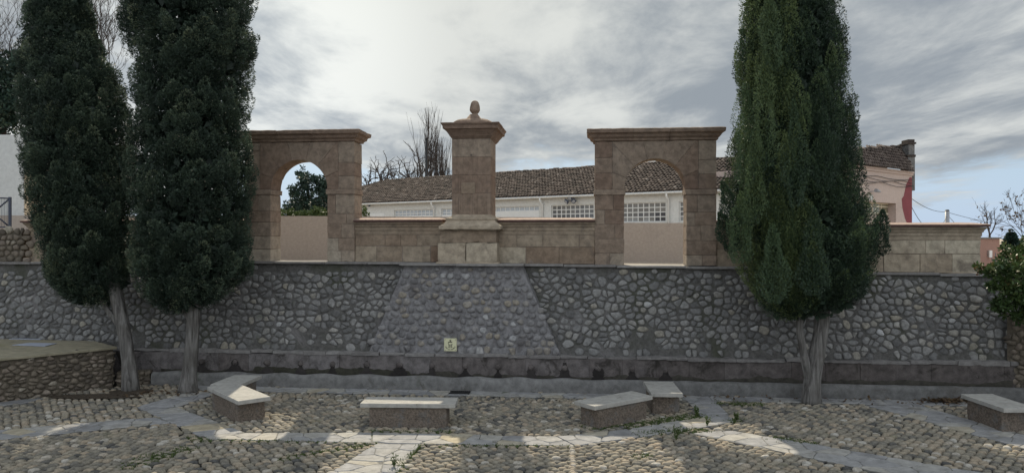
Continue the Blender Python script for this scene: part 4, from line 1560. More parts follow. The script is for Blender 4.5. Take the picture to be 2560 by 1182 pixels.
cypress('cypress_tree', 'tall pointed green cypress with a forked trunk, right of the right arch', profC, DC,
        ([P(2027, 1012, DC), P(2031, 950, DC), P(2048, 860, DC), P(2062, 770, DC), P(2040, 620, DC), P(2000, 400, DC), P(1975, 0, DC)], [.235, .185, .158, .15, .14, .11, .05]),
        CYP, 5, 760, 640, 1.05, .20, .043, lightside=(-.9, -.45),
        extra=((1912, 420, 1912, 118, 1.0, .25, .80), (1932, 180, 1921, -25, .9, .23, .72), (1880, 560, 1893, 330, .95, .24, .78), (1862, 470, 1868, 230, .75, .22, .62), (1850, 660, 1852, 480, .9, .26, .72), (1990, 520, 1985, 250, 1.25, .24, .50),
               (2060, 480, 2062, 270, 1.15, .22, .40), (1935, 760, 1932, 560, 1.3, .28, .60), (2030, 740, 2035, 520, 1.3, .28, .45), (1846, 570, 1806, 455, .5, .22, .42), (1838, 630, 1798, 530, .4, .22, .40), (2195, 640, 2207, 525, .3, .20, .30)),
        fork=[([P(2027, 955, DC), P(2010, 885, DC), P(1999, 825, DC), P(2003, 765, DC)], [.12, .085, .075, .07])])


PIT = Geo()
for px, py, rx, ry in ((327, 980, .5, .3), (235, 992, 1.1, .28)):
    c = G(px, py)
    K = 28
    PIT.add([(c[0] + rx * (1 + .25 * noise.noise((math.cos(t) * 2, math.sin(t) * 2, px))) * math.cos(t), c[1] + ry * (1 + .25 * noise.noise((math.cos(t) * 2, math.sin(t) * 2, px + 9))) * math.sin(t), .050 + .0007 * K) for t in [2 * math.pi * i / K for i in range(K)]], [tuple(range(K))])
o = PIT.build('soil_patch', stone('pit_soil', [(0, (0.055, 0.042, 0.030)), (1, (0.085, 0.066, 0.048))], big=2, fine=14, var=.5, bstr=1.0, bdist=.03))
o['kind'] = 'structure'
o.location.z = GZ


def branchy(g, p, d, ln, r, depth, rng, spread=.5, up=.15, nb=(2, 3), shrink=.74, minr=.004, seg=5, wob=.12):
    """bare limbs: a bent tube, then smaller ones from its end and sides"""
    pts = [np.array(p, float)]
    dd = np.array(d, float)
    for i in range(seg):
        dd = unit(dd + rng.normal(0, wob, 3) + np.array((0, 0, up * .3)))
        pts.append(pts[-1] + dd * ln / seg)
    rads = np.linspace(r, r * .66, seg + 1)
    g.tube(np.array(pts), np.maximum(rads, minr), 6 if r > .03 else 4, .5, False)
    if depth <= 0:
        return
    for k in range(rng.integers(nb[0], nb[1] + 1)):
        nd = unit(dd + rng.normal(0, spread, 3) + np.array((0, 0, up)))
        j = seg if k == 0 else rng.integers(max(1, seg // 2), seg + 1)
        branchy(g, pts[j], nd, ln * shrink * rng.uniform(.75, 1.15), r * .62 if k else r * .68, depth - 1, rng, spread, up, nb, shrink, minr, seg, wob)


def bare_tree(name, base, h, r, label, seed, group, spread=.5, up=.15, depth=6, trunk_h=.3, cat='tree', nb=(2, 3), shrink=.74, minr=.006, d0=(0, 0, 1), wob=.12):
    rng = np.random.default_rng(seed)
    root = tag(empty(name, base), label, cat, group)
    OFF[root.name] = tuple(base)
    g = Geo()
    tp = np.array(base) + np.array(d0, float) * h * trunk_h
    g.tube([np.array(base) - np.array((0, 0, .05)), (np.array(base) + tp) / 2 + rng.normal(0, .03, 3), tp], [r * 1.25, r, r * .9], 8, .5)
    g.build('trunk', TWIG, root)
    g = Geo()
    for k in range(3):
        branchy(g, tp, unit(np.array(d0) + rng.normal(0, spread * .8, 3)), h * .24, r * .62, depth - 1, rng, spread, up, nb, shrink, minr, 5, wob)
    g.build('crown', TWIG, root)
    return root


def poplar(base, h, r, w, label, seed, n=34):
    """winter poplar: steep, nearly parallel limbs"""
    rng = np.random.default_rng(seed)
    root = tag(empty('poplar_tree', base), label, 'tree', 'bare poplars behind the white building')
    OFF[root.name] = tuple(base)
    g = Geo()
    b = np.array(base)
    top = b + np.array((rng.normal(0, .2), 0, h))
    tz = np.linspace(0, 1, 12)
    ax = b + (top - b) * tz[:, None] + np.stack([.12 * np.sin(tz * 7 + seed), 0 * tz, 0 * tz], 1)
    g.tube(ax, np.linspace(r, .02, 12), 7, .5, False)
    g.build('trunk', TWIG, root)
    g = Geo()
    for i in range(n):
        t0 = rng.uniform(.12, .86)
        p = b + (top - b) * t0
        a = rng.uniform(0, 2 * np.pi)
        ln = h * (1 - t0) * rng.uniform(.45, .92) + .5
        out = w * (1 - .55 * t0) * rng.uniform(.4, 1)
        k = np.linspace(0, 1, 7)
        pts = p + np.stack([np.cos(a) * out * k ** .6, np.sin(a) * out * k ** .6, ln * k], 1) + rng.normal(0, .05, (7, 3)) * k[:, None]
        r0 = max(.018, r * .34 * (1 - t0))
        g.tube(pts, np.linspace(r0, .010, 7), 4, .5, False)
        for j in range(6):
            i0 = rng.integers(1, 6)
            q = pts[i0]
            a2 = rng.uniform(0, 2 * np.pi)
            l2 = ln * rng.uniform(.15, .4)
            o2 = l2 * rng.uniform(.15, .4)
            k2 = np.linspace(0, 1, 4)
            g.tube(q + np.stack([np.cos(a2) * o2 * k2 ** .6, np.sin(a2) * o2 * k2 ** .6, l2 * k2], 1), np.linspace(.014, .008, 4), 3, .5, False)
    g.build('crown', TWIG, root)


def on_terrace(px, D, py=None):
    q = P(px, 0, D)
    return (q.x, D, 2.72)


DPOP = 85.0
poplar(on_terrace(1068, DPOP), P(0, 268, DPOP).z - 2.7, .34, 2.6, 'taller bare poplar rising behind the roof beside the black pole', 1, 40)
poplar(on_terrace(1092, DPOP + 2), P(0, 330, DPOP).z - 2.7, .30, 1.6, 'slim bare poplar close right of the black pole', 7, 24)
poplar(on_terrace(1103, DPOP + 4), P(0, 340, DPOP).z - 2.7, .28, 1.7, 'bare poplar next to the stone pedestal', 2, 32)
poplar(on_terrace(1035, DPOP + 3), P(0, 405, DPOP).z - 2.7, .22, 1.8, 'small bare poplar left of the black pole', 3, 20)
poplar(on_terrace(1122, DPOP + 1), P(0, 405, DPOP).z - 2.7, .20, 1.3, 'smallest bare poplar, just left of the pedestal shaft', 4, 16)
bare_tree('bare_tree', on_terrace(938, 75), 8.6, .26, 'knobbly bare tree behind the left end of the tiled roof', 21, 'bare trees behind the white building', .55, .12, 6, .42, wob=.2)
bare_tree('bare_tree', on_terrace(982, 78), 8.4, .20, 'pruned bare tree with few twigs, seen over the roof', 29, 'bare trees behind the white building', .5, .10, 5, .55, wob=.22)
bare_tree('bare_tree', on_terrace(1008, 80), 9.6, .22, 'bare tree with a long arm leaning toward the poplars', 33, 'bare trees behind the white building', .55, .10, 5, .50, d0=(.18, 0, 1), wob=.22)
bare_tree('bare_tree', (P(22, 0, 34).x, 34, 2.7), 14.0, .11, 'tall bare tree above the white wall at the left edge', 41, 'bare trees at the left edge', .36, .25, 8, .30, wob=.14, minr=.005)
bare_tree('bare_tree', (P(282, 0, 36).x, 36, 2.7), 13.5, .11, 'bare tree showing between the two dark cypresses', 43, 'bare trees at the left edge', .34, .27, 8, .32, wob=.14, minr=.005)

pole = tag(empty('black_post', (P(1066, 0, 74).x, 74, 2.7)), 'straight black post standing in front of the bare poplars', 'post')
OFF[pole.name] = tuple(pole.location)
g = Geo()
zt = P(0, 348, 74).z
g.tube([(pole.location.x, 74, 2.6), (pole.location.x, 74, zt)], [.13, .10], 10, .5)
g.build('shaft', BLACK, pole)
g = Geo()
g.tube([(pole.location.x, 74, zt), (pole.location.x, 74, zt + .08)], [.12, .12], 10, .5)
g.build('cap', BLACK, pole)


def leafy(name, blobs, mat, n, size, label, cat, seed, group=None, trunk=None, wide=.42, up=.3, tonebias=0.0, fl=0.0):
    """a leafy mass: leaves through the volume of several overlapping ellipsoids [(centre, radii)]"""
    rng = np.random.default_rng(seed)
    b0 = np.array(blobs[0][0])
    bz = min(c[2] - r[2] for c, r in blobs)
    root = tag(empty(name, trunk[0][0][0] if trunk else (b0[0], b0[1], bz)), label, cat, group)
    OFF[root.name] = tuple(root.location)
    g = Geo()
    vol = np.array([r[0] * r[1] * r[2] for c, r in blobs]) ** (2 / 3)
    cnt = (n * vol / vol.sum()).astype(int)
    for (c, r), k in zip(blobs, cnt):
        # clumps on the blob, leaves on clumps
        kc = max(6, k // 45)
        u = unit(rng.normal(0, 1, (kc, 3)))
        cc = np.array(c) + u * np.array(r) * rng.uniform(.45, 1.0, (kc, 1))
        cr = np.mean(r) * rng.uniform(.16, .34, kc)
        w = rng.integers(0, kc, k)
        o = unit(rng.normal(0, 1, (k, 3)))
        pos = cc[w] + o * cr[w][:, None] * rng.uniform(.3, 1.05, (k, 1))
        dv = unit(o * .7 + rng.normal(0, .5, (k, 3)) + np.array((0, 0, up)))
        sd = unit(np.cross(dv, rng.normal(0, 1, (k, 3))))
        ln = size * rng.uniform(.6, 1.35, k)
        tn = np.clip(rng.normal(.42 + tonebias, .14, k) + rng.normal(0, .12, kc)[w] + fl * np.clip((pos[:, 2] - c[2]) / r[2], -1, 1), 0, 1)
        add_leaves(g, blades(pos, dv, sd, ln, ln * wide * .5), tn)
    g.build('crown', mat, root)
    if trunk:
        g = Geo()
        for pts, rads in trunk:
            g.tube(pts, rads, 7, .5)
        g.build('trunk', TWIG, root)
    return root


# pine and clipped hedge seen through the left arch
Dp = 40.0
zp0 = 2.72
bl = []
for px, py, rx, ry in ((757, 440, 12, 20), (775, 452, 26, 18), (752, 480, 26, 24), (800, 470, 36, 26), (760, 512, 38, 26), (810, 505, 44, 34), (790, 540, 60, 24), (840, 480, 40, 40), (725, 520, 18, 22)):
    c = P(px, py, Dp + RND.uniform(-.4, .6))
    bl.append(((c.x, c.y, c.z), (rx / FPX * Dp, .7, ry / FPX * Dp)))
pt = P(790, 0, Dp)
leafy('pine_tree', bl, PINE, 11000, .15, 'dark evergreen tree seen through the left arch', 'tree', 51, trunk=[([(pt.x, Dp, zp0), (pt.x - .2, Dp, 4.5), (pt.x - .5, Dp, 6.6)], [.2, .14, .05])], wide=.5)
Dh = 30.0
bl = []
for px in range(700, 900, 22):
    c = P(px, 537 + RND.uniform(-3, 3), Dh)
    bl.append(((c.x, Dh + RND.uniform(-.2, .2), c.z - .15), (.42, .5, .45)))
leafy('clipped_hedge', bl, HEDGE, 9000, .09, 'sunlit clipped hedge just above the beige wall in the left arch', 'hedge', 52, wide=.6)

# shrub, its ground and the thin sapling at the right edge
Ds = 15.9
bl = []
for px, py, rx, ry in ((2535, 700, 52, 46), (2510, 735, 40, 44), (2560, 655, 46, 36), (2585, 720, 66, 66), (2525, 768, 42, 32), (2490, 690, 34, 34), (2520, 660, 36, 26), (2605, 650, 56, 44), (2558, 628, 40, 30), (2600, 612, 46, 30), (2625, 760, 60, 46)):
    c = P(px, py, Ds + RND.uniform(-.3, .5))
    bl.append(((c.x, c.y, c.z), (rx / FPX * Ds, .5, ry / FPX * Ds)))
c = P(2560, 800, Ds + .3)
leafy('leafy_shrub', bl, SHRUB, 9000, .085, 'glossy green shrub with reddish tips above the rubble wall at the right edge', 'shrub', 53,
      trunk=[([(c.x, c.y, 1.9), (c.x, c.y, 2.4), (c.x - .1, c.y, 2.9)], [.05, .04, .02])], wide=.62, up=.15, fl=.20)
Dt = 19.5
rt = tag(empty('young_tree', (P(2585, 0, Dt).x, Dt, 2.6)), 'thin sapling with a few withered leaves above the shrub at the right edge', 'tree')
OFF[rt.name] = tuple(rt.location)
rng = np.random.default_rng(77)
g = Geo()
b = np.array(rt.location)
g.tube([b, b + np.array((-.05, 0, .9))], [.035, .028], 6, .5)
g.build('trunk', TWIG, rt)
g = Geo()
for d in ((-.75, 0, 1), (-.25, .2, 1), (.2, -.2, 1), (-1.2, .1, .75), (.7, .1, .9)):
    branchy(g, b + np.array((-.05, 0, .9)), unit(np.array(d)), .55, .012, 5, rng, .42, .12, (2, 3), .74, .0022, 5, .12)
tips = np.concatenate([v for v in g.v])
g.build('crown', TWIG, rt)
g = Geo()
sel = tips[rng.choice(len(tips), 420)]
sel = sel[sel[:, 2] > b[2] + 1.1][:330]
k = len(sel)
dv = unit(rng.normal(0, 1, (k, 3)) + np.array((0, 0, -.4)))
ln = rng.uniform(.05, .10, k)
add_leaves(g, blades(sel, dv, unit(np.cross(dv, rng.normal(0, 1, (k, 3)))), ln, ln * .28), rng.random(k))
lv = g.build('withered_leaves', DRYLEAF, rt)
lv['kind'] = 'stuff'

# dark evergreen behind the left wall, far conifer and bushes on the right
bl = []
for px, py, rx, ry in ((20, 180, 50, 70), (0, 260, 60, 60), (40, 280, 50, 50), (-40, 200, 60, 90), (60, 200, 40, 60), (110, 290, 60, 40), (-30, 310, 60, 40)):
    c = P(px, py, 33 + RND.uniform(-.6, .6))
    bl.append(((c.x, c.y, c.z), (rx / FPX * 33, 1.0, ry / FPX * 33)))
c = P(10, 0, 33)
leafy('evergreen_tree', bl, PINE, 12000, .17, 'dark green tree over the white wall at the left edge', 'tree', 54, trunk=[([(c.x, 33, 2.7), (c.x, 33, 6), (c.x, 33, 9.5)], [.22, .18, .08])], wide=.5)


def fir(px, py_top, py_bot, D, hwpx, label, seed):
    rng = np.random.default_rng(seed)
    tp, bt = P(px, py_top, D), P(px, py_bot, D)
    root = tag(empty('fir_tree', (tp.x, D, 2.4)), label, 'tree')
    OFF[root.name] = tuple(root.location)
    g = Geo()
    hw_ = hwpx / FPX * D
    n = 3800
    t = rng.random(n) ** .6
    lay = np.round(t * 9) / 9 + rng.normal(0, .02, n)
    a = rng.uniform(0, 2 * np.pi, n)
    r_ = hw_ * lay * rng.uniform(.3, 1, n)
    pos = np.stack([tp.x + r_ * np.cos(a), D + r_ * np.sin(a), tp.z - (tp.z - bt.z) * lay - r_ * .25 + .1], 1)
    dv = unit(np.stack([np.cos(a), np.sin(a), rng.normal(-.1, .3, n)], 1))
    ln = hw_ * rng.uniform(.12, .3, n)
    add_leaves(g, blades(pos, dv, unit(np.cross(dv, rng.normal(0, 1, (n, 3)))), ln, ln * .25), np.clip(rng.normal(.4, .15, n), 0, 1))
    g.build('crown', PINE, root)
    g = Geo()
    g.tube([(tp.x, D, 2.3), (tp.x, D, tp.z)], [.2, .03], 6, .5)
    g.build('trunk', TWIG, root)


fir(2528, 578, 640, 62, 36, 'small dark fir far behind the shrub on the right', 61)
bl = []
for px in range(2490, 2640, 18):
    c = P(px, 622 + RND.uniform(-6, 6), 66)
    bl.append(((c.x, 66 + RND.uniform(-1, 1), c.z), (1.0, .9, .8)))
leafy('far_bushes', bl, PINE, 3200, .28, 'dark row of bushes far off below the fir', 'bushes', 62, wide=.5)
bare_tree('bare_tree', (P(2474, 0, 70).x, 70, 2.3), 5.0, .10, 'bare twiggy tree just behind the end of the sandstone wall', 64, None, .45, .25, 5, .3)

# weeds, moss and grass in the joints, leaf litter
g = Geo()
rng = np.random.default_rng(91)
gr = []
for (x0, y0), (x1, y1), n, wd in (((1600, 1058), (1750, 1036), 420, .10), ((1490, 1070), (1610, 1056), 160, .05), ((1590, 1083), (1720, 1073), 150, .10), ((1800, 1007), (1900, 1010), 240, .10), ((700, 1145), (935, 1108), 170, .07),
                                 ((330, 1160), (470, 1118), 260, .12), ((470, 1092), (520, 1100), 60, .06), ((1825, 1052), (1850, 1046), 70, .07), ((1700, 1076), (1770, 1074), 120, .09), ((1052, 1108), (985, 1182), 90, .05),
                                 ((540, 1098), (900, 1107), 120, .04), ((1100, 1112), (1430, 1114), 90, .04), ((1595, 1140), (1620, 1135), 40, .07), ((1930, 1092), (2040, 1107), 110, .08), ((915, 1076), (1130, 1078), 110, .04), ((1450, 1062), (1600, 1066), 90, .05)):
    a, b = np.array(G(x0, y0)), np.array(G(x1, y1))
    t = rng.random(n)
    n = int(n * 1.5); t = rng.random(n)
    gr.append(a + (b - a) * t[:, None] + rng.normal(0, wd, (n, 2)))
gr = np.concatenate(gr)
k = len(gr) * 4
base = np.repeat(np.concatenate([gr, np.full((len(gr), 1), .02)], 1), 4, 0) + rng.normal(0, .015, (k, 3)) * np.array((1, 1, 0))
dv = unit(rng.normal(0, .5, (k, 3)) + np.array((0, 0, 1)))
ln = rng.uniform(.025, .065, k)
add_leaves(g, blades(base, dv, unit(np.cross(dv, rng.normal(0, 1, (k, 3)))), ln, ln * .10 + .003), rng.random(k))
o = g.build('grass', GRASS)
o.location.z = GZ
o['kind'] = 'stuff'


def weed(px, py, h, n, label, seed):
    rng = np.random.default_rng(seed)
    b = G(px, py)
    root = tag(empty('weed', (b[0], b[1], .0)), label, 'weed')
    OFF[root.name] = tuple(root.location)
    g, g2 = Geo(), Geo()
    for i in range(n):
        a = rng.uniform(0, 6.28)
        l = h * rng.uniform(.6, 1.1)
        k = np.linspace(0, 1, 5)
        o_ = l * rng.uniform(.1, .45)
        pts = np.array((b[0], b[1], -.01)) + np.stack([np.cos(a) * o_ * k, np.sin(a) * o_ * k, l * k], 1)
        g.tube(pts, np.linspace(.006, .003, 5), 4, .4, False)
        q = np.repeat(pts[1:], 4, 0)
        d = unit(rng.normal(0, .7, (len(q), 3)) + np.array((0, 0, .8)))
        ln = rng.uniform(.025, .06, len(q))
        add_leaves(g2, blades(q, d, unit(np.cross(d, rng.normal(0, 1, (len(q), 3)))), ln, ln * .22), rng.random(len(q)) * .7)
    g.build('stems', GRASS, root)
    g2.build('leaves', GRASS, root)


weed(1690, 1098, .24, 9, 'spindly dark weed at the edge of the flagstones right of centre', 1)
weed(985, 1165, .17, 5, 'thin weed on the flagstone strip near the bottom of the photo', 2)
weed(1742, 1036, .17, 7, 'small weed in the inner corner of the paved ring on the right', 3)
weed(1768, 1062, .16, 5, 'low weed on the wide flagstones by the right corner of the ring', 4)
weed(1842, 1050, .15, 8, 'grassy tuft at the outer right corner of the paved ring', 5)
g = Geo()
c = np.array(G(2370, 1003))
n = 420
q = np.concatenate([c + rng.normal(0, 1, (n, 2)) * np.array((.30, .13)), np.full((n, 1), .06)], 1)
n2_ = 90
q2 = np.stack([rng.uniform(3.5, 10.5, n2_), np.zeros(n2_), np.full(n2_, .06)], 1)
q2[:, 1] = [W(s, -1.2 - abs(rng.normal(0, .25)))[1] for s in q2[:, 0]]
n3 = 110
c3 = np.array(G(400, 985))
q3 = np.concatenate([c3 + rng.normal(0, 1, (n3, 2)) * np.array((.8, .22)), np.full((n3, 1), .06)], 1)
q = np.concatenate([q, q2, q3])
q[:, 2] += rng.random(len(q)) * .05
d = unit(rng.normal(0, 1, q.shape) * np.array((1, 1, .35)))
ln = rng.uniform(.05, .12, len(q))
add_leaves(g, blades(q, d, unit(np.cross(d, np.array((0, 0, 1.0)) + rng.normal(0, .4, q.shape))), ln, ln * .3), rng.random(len(q)))
o = g.build('leaf_litter', DRYLEAF)
o.location.z = GZ
o['kind'] = 'stuff'

# drain grate in the flagstones
c = G(1150, 981)
dr = tag(empty('drain_grate', (c[0], c[1], .002), TH), 'small dark drain grate in the flagstones in front of the trough', 'drain')
OFF[dr.name] = (0, 0, 0)
g = Geo()
for i in range(9):
    g.box((-.22 + i * .05, -.10, 0), (-.195 + i * .05, .10, .018))
g.box((-.25, -.125, 0), (.235, -.10, .02)); g.box((-.25, .10, 0), (.235, .125, .02))
g.build('bars', BLACK, dr)
g = Geo()
g.box((-.25, -.12, -.02), (.235, .12, -.002))
g.build('pit', BLACK, dr)

# ------------------------------------------------------------------ enamel plaque: water not fit for drinking
dp = -0.585
px0, px1 = 1110.5, 1141.5
s0, s1 = sw(px0, dp), sw(px1, dp)
z0, z1 = zw(877, 1126, dp), zw(845.5, 1126, dp)
pq = wroot('water_sign', (s0 + s1) / 2, dp, (z0 + z1) / 2, 'small square ivory plaque with a tap symbol fixed to the cobble buttress', 'sign')
pq.rotation_euler = (0, 0, TH)
cs, cz = (s0 + s1) / 2, (z0 + z1) / 2
hw = (s1 - s0) / 2
g = Geo()
m = bm_box((s0, dp - .012, z0), (s1, dp + .05, z1))
bmesh.ops.bevel(m, geom=list(m.edges), offset=.004, segments=2, affect='EDGES')
g.bm(m)
g.build('plate', IVORY, pq)
for a in (-1, 1):
    for b in (-1, 1):
        g = Geo()
        g.tube([(cs + a * hw * .82, dp - .016, cz + b * hw * .82), (cs + a * hw * .82, dp - .008, cz + b * hw * .82)], hw * .055, 8)
        g.build('screw', INK, pq)
y = dp - .0145


def stroke(g, pts, w_):
    for (ax, az), (bx, bz) in zip(pts, pts[1:]):
        dx, dz = bx - ax, bz - az
        l = math.hypot(dx, dz) + 1e-9
        nx, nz_ = -dz / l * w_ / 2, dx / l * w_ / 2
        g.add([(cs + hw * (ax + nx), y, cz + hw * (az + nz_)), (cs + hw * (ax - nx), y, cz + hw * (az - nz_)), (cs + hw * (bx - nx), y, cz + hw * (bz - nz_)), (cs + hw * (bx + nx), y, cz + hw * (bz + nz_))], [(0, 1, 2, 3)])


g = Geo()
stroke(g, [(-.16, .70), (.16, .70)], .12)
stroke(g, [(0, .70), (0, .45)], .10)
stroke(g, [(-.16, .45), (.30, .45)], .14)
stroke(g, [(-.14, .45), (-.27, .42), (-.36, .27)], .13)
g.build('tap_symbol', INK, pq)
g = Geo()
stroke(g, [(-.27, .16), (-.18, -.42), (.18, -.42), (.27, .16)], .07)
stroke(g, [(-.24, .04), (.24, .04)], .05)
stroke(g, [(-.36, .14), (.36, -.42)], .05)
stroke(g, [(.36, .14), (-.36, -.42)], .05)
g.build('crossed_glass', INK, pq)
txt = 'AGUA NO POTABLE'
dg = None
g = Geo()
for i, chh in enumerate(txt):
    if chh == ' ':
        continue
    a = R(203 + 134 * i / (len(txt) - 1))
    cu = bpy.data.curves.new('letter', 'FONT')
    cu.body = chh
    cu.size = hw * .23
    cu.align_x, cu.align_y = 'CENTER', 'CENTER'
    cu.offset = 0.0012
    to = bpy.data.objects.new('letter', cu)
    COL.objects.link(to)
    bpy.context.view_layer.update()
    me = to.evaluated_get(bpy.context.evaluated_depsgraph_get()).to_mesh()
    rr_ = .80
    ca, sa = math.cos(a), math.sin(a)
    vs = []
    rot = a + math.pi / 2
    for v in me.vertices:
        x_, z_ = v.co.x * math.cos(rot) - v.co.y * math.sin(rot), v.co.x * math.sin(rot) + v.co.y * math.cos(rot)
        vs.append((cs + hw * rr_ * ca + x_, y, cz + hw * .02 + hw * rr_ * sa + z_))
    g.add(vs, [tuple(p.vertices) for p in me.polygons])
    to.evaluated_get(bpy.context.evaluated_depsgraph_get()).to_mesh_clear()
    bpy.data.objects.remove(to)
    bpy.data.curves.remove(cu)
g.build('lettering', INK, pq)

# ------------------------------------------------------------------ buildings beyond the terrace
def tiles(geo, E0, E1, slope, n_up, pitch=.22, tl=.40, clip=None, seed=0, tvar=.22, tmean=.44):
    """curved roof tiles from eave E0 -> E1, running up along the unit vector slope, n_up rows"""
    rng = np.random.default_rng(seed)
    E0, E1, slope = np.array(E0, float), np.array(E1, float), np.array(slope, float)
    u = unit(E1 - E0)
    nrm = unit(np.cross(u, slope))
    if nrm[2] < 0: nrm = -nrm
    nc = int(np.linalg.norm(E1 - E0) / pitch)
    K = 6
    ang = np.linspace(np.pi, 0, K)
    i, j = np.mgrid[0:nc, 0:n_up]
    i, j = i.ravel(), j.ravel()
    base = E0 + u * ((i + .5) * pitch)[:, None] + slope * (j * tl * .86 - .06)[:, None]
    if clip is not None:
        k = clip(base + slope * tl * .3)
        base = base[k]
    n = len(base)
    base = base + u * rng.normal(0, .012, (n, 1)) + nrm * rng.normal(0, .008, (n, 1))
    ra, rb = .088 * rng.uniform(.93, 1.07, n), .070
    V = []
    for (t, r_, h0) in ((0, ra, .034), (tl, np.full(n, rb), .0)):
        for a in ang:
            V.append(base + slope * t + u * (r_ * math.cos(a))[:, None] + nrm * (h0 + r_ * math.sin(a) * .95)[:, None])
    V = np.stack(V, 1)
    f = [(k, k + 1, K + k + 1, K + k) for k in range(K - 1)]
    F = (np.array(f)[None] + (np.arange(n) * 2 * K)[:, None, None]).reshape(-1, 4)
    tone = np.clip(rng.normal(tmean, tvar, n), 0, 1)
    geo.addn(V.reshape(-1, 3), F, np.repeat(tone, K - 1), True)


def quad(g, a, b, c, d, tone=.5):
    g.add([tuple(a), tuple(b), tuple(c), tuple(d)], [(0, 1, 2, 3)], tone)


HE = 2.46
ZE = CAM_Z + HE
cA, cB = np.array((-17.2, 59.4)), np.array((15.2, 35.1))
u2 = unit(cB - cA)
n2 = np.array((-u2[1], u2[0]))           # to the back
if n2[1] < 0: n2 = -n2
LB = float(np.linalg.norm(cB - cA))
ZG = 1.6                                   # the ground drops behind the terrace wall
wb = tag(empty('white_building', (cA[0], cA[1], ZG)), 'long low white building with a brown tiled roof and gridded windows behind the wall', 'building')
OFF[wb.name] = (cA[0], cA[1], ZG)


def B(t, off=0.0, z=0.0):
    p = cA + u2 * t + n2 * off
    return np.array((p[0], p[1], z))


def bt(px, off=0.0):
    """distance along the white facade of a source column"""
    a = (px - 1280) / FPX
    p = cA + n2 * off
    # p + u2 t = D*(a,1)
    t = (a * p[1] - p[0]) / (u2[0] - a * u2[1])
    return float(t), float(p[1] + u2[1] * t)


def bz(py, px, off=0.0):
    return CAM_Z - (py - HOR) / FPX * bt(px, off)[1]


def wallbox(g, t0, t1, o0, o1, z0, z1, tone=.5):
    v = [B(t0, o0, z0), B(t1, o0, z0), B(t1, o1, z0), B(t0, o1, z0), B(t0, o0, z1), B(t1, o0, z1), B(t1, o1, z1), B(t0, o1, z1)]
    f = [(0, 3, 2, 1), (4, 5, 6, 7), (0, 1, 5, 4), (1, 2, 6, 5), (2, 3, 7, 6), (3, 0, 4, 7)]
    g.add(v, f, tone)


# windows: (px left, px right, columns, kind) ; kind 'grey' = glazed grid, 'blind' = shuttered white
wins = [(985, 1082, 10, 'blind'), (1103, 1190, 8, 'blind'), (1237, 1347, 9, 'board'), (1378, 1484, 9, 'grey'), (1552, 1664, 8, 'grey'), (1697, 1790, 7, 'grey'), (1830, 1930, 7, 'grey')]
zhi = ZE - 0.58
zlo = ZE - 1.66
edges = [(bt(a)[0], bt(b)[0], n, k) for a, b, n, k in wins]
g = Geo()
prev = 0.0
for t0, t1, n, k in edges:
    wallbox(g, prev, t0, 0, .28, ZG, ZE - .12)
    wallbox(g, t0, t1, 0, .28, zhi, ZE - .12)
    wallbox(g, t0, t1, 0, .28, ZG, zlo)
    prev = t1
wallbox(g, prev, LB, 0, .28, ZG, ZE - .12)
wallbox(g, 0, .28, .28, 10, ZG, ZE - .12)
wallbox(g, 0, LB, 9.7, 10, ZG, ZE - .12)
g.build('wall', WHITE, wb)
g = Geo()
t0, t1 = bt(907)[0], bt(962)[0]
wallbox(g, t0, t1, -.03, -.004, ZG, ZE - .80)
g.build('blind_panel', WHITEP, wb)
for t0, t1, n, k in edges:
    g = Geo()
    w_ = .05
    rows = 4
    for i in range(n + 1):
        t = t0 + (t1 - t0 - w_) * i / n
        wallbox(g, t, t + w_, .10, .16, zlo, zhi)
    for j in range(rows + 1):
        z = zlo + (zhi - zlo - w_) * j / rows
        wallbox(g, t0, t1, .096, .164, z, z + w_)
    wn = g.build('window', WHITEP, wb)
    g = Geo()
    r_ = random.Random(int(t0 * 10))
    for i in range(n):
        for j in range(rows):
            a, b = t0 + (t1 - t0) * i / n, t0 + (t1 - t0) * (i + 1) / n
            z, zz_ = zlo + (zhi - zlo) * j / rows, zlo + (zhi - zlo) * (j + 1) / rows
            tn = .62 + r_.uniform(-.12, .12) if j > 1 else .75 + r_.uniform(-.15, .15)
            if k == 'grey':
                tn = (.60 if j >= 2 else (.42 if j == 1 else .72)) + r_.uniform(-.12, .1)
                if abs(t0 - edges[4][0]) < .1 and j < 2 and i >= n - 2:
                    tn = .05
            else:
                tn = 1.0
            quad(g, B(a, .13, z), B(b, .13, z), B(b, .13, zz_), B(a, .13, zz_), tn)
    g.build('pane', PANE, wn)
    g = Geo()
    wallbox(g, t0 - .12, t1 + .12, -.05, .09, zlo - .07, zlo)
    g.build('sill', WHITE, wn)
    if k in ('board', 'blind'):
        g = Geo()
        cut = zhi - (.30 if k == 'board' else .42)
        wallbox(g, t0 + .02, t1 - .02, .03, .09, zlo + .01, cut)
        g.build('white_panel', WHITEP, wn)
    if k != 'grey':
        continue
# roof: front slope with hipped left end, back slope
RW, RH = 5.0, 2.08
ov = .30
TE = bt(2108, 5.0)[0]
eL, eR = B(-ov, -ov, ZE), B(TE, -ov, ZE)
rL, rR = B(5.0, 5.0, ZE + RH), B(TE, 5.0, ZE + RH)
bL, bR = B(-ov, 10 + ov, ZE), B(TE, 10 + ov, ZE)
g = Geo()
quad(g, eL, eR, rR, rL); quad(g, bR, bL, rL, rR)
g.add([eL, rL, bL], [(0, 1, 2)])
dz = np.array((0, 0, -.09))
quad(g, eL + dz, eR + dz, eR, eL)
quad(g, eL + dz, B(-ov, 10 + ov, ZE - .09), B(TE, 10 + ov, ZE - .09), eR + dz)
rf = g.build('roof', TILE, wb)
sl = unit(rL + u2[0] * 0 - (B(5.0, -ov, ZE)))
n_up = int(np.linalg.norm(rL - B(5.0, -ov, ZE)) / (.40 * .86)) + 1


def clipw(p):
    q = p[:, :2] - cA
    t = q @ u2; o = q @ n2
    return (t > o * 1.0 - .25) & (o < 5.05)


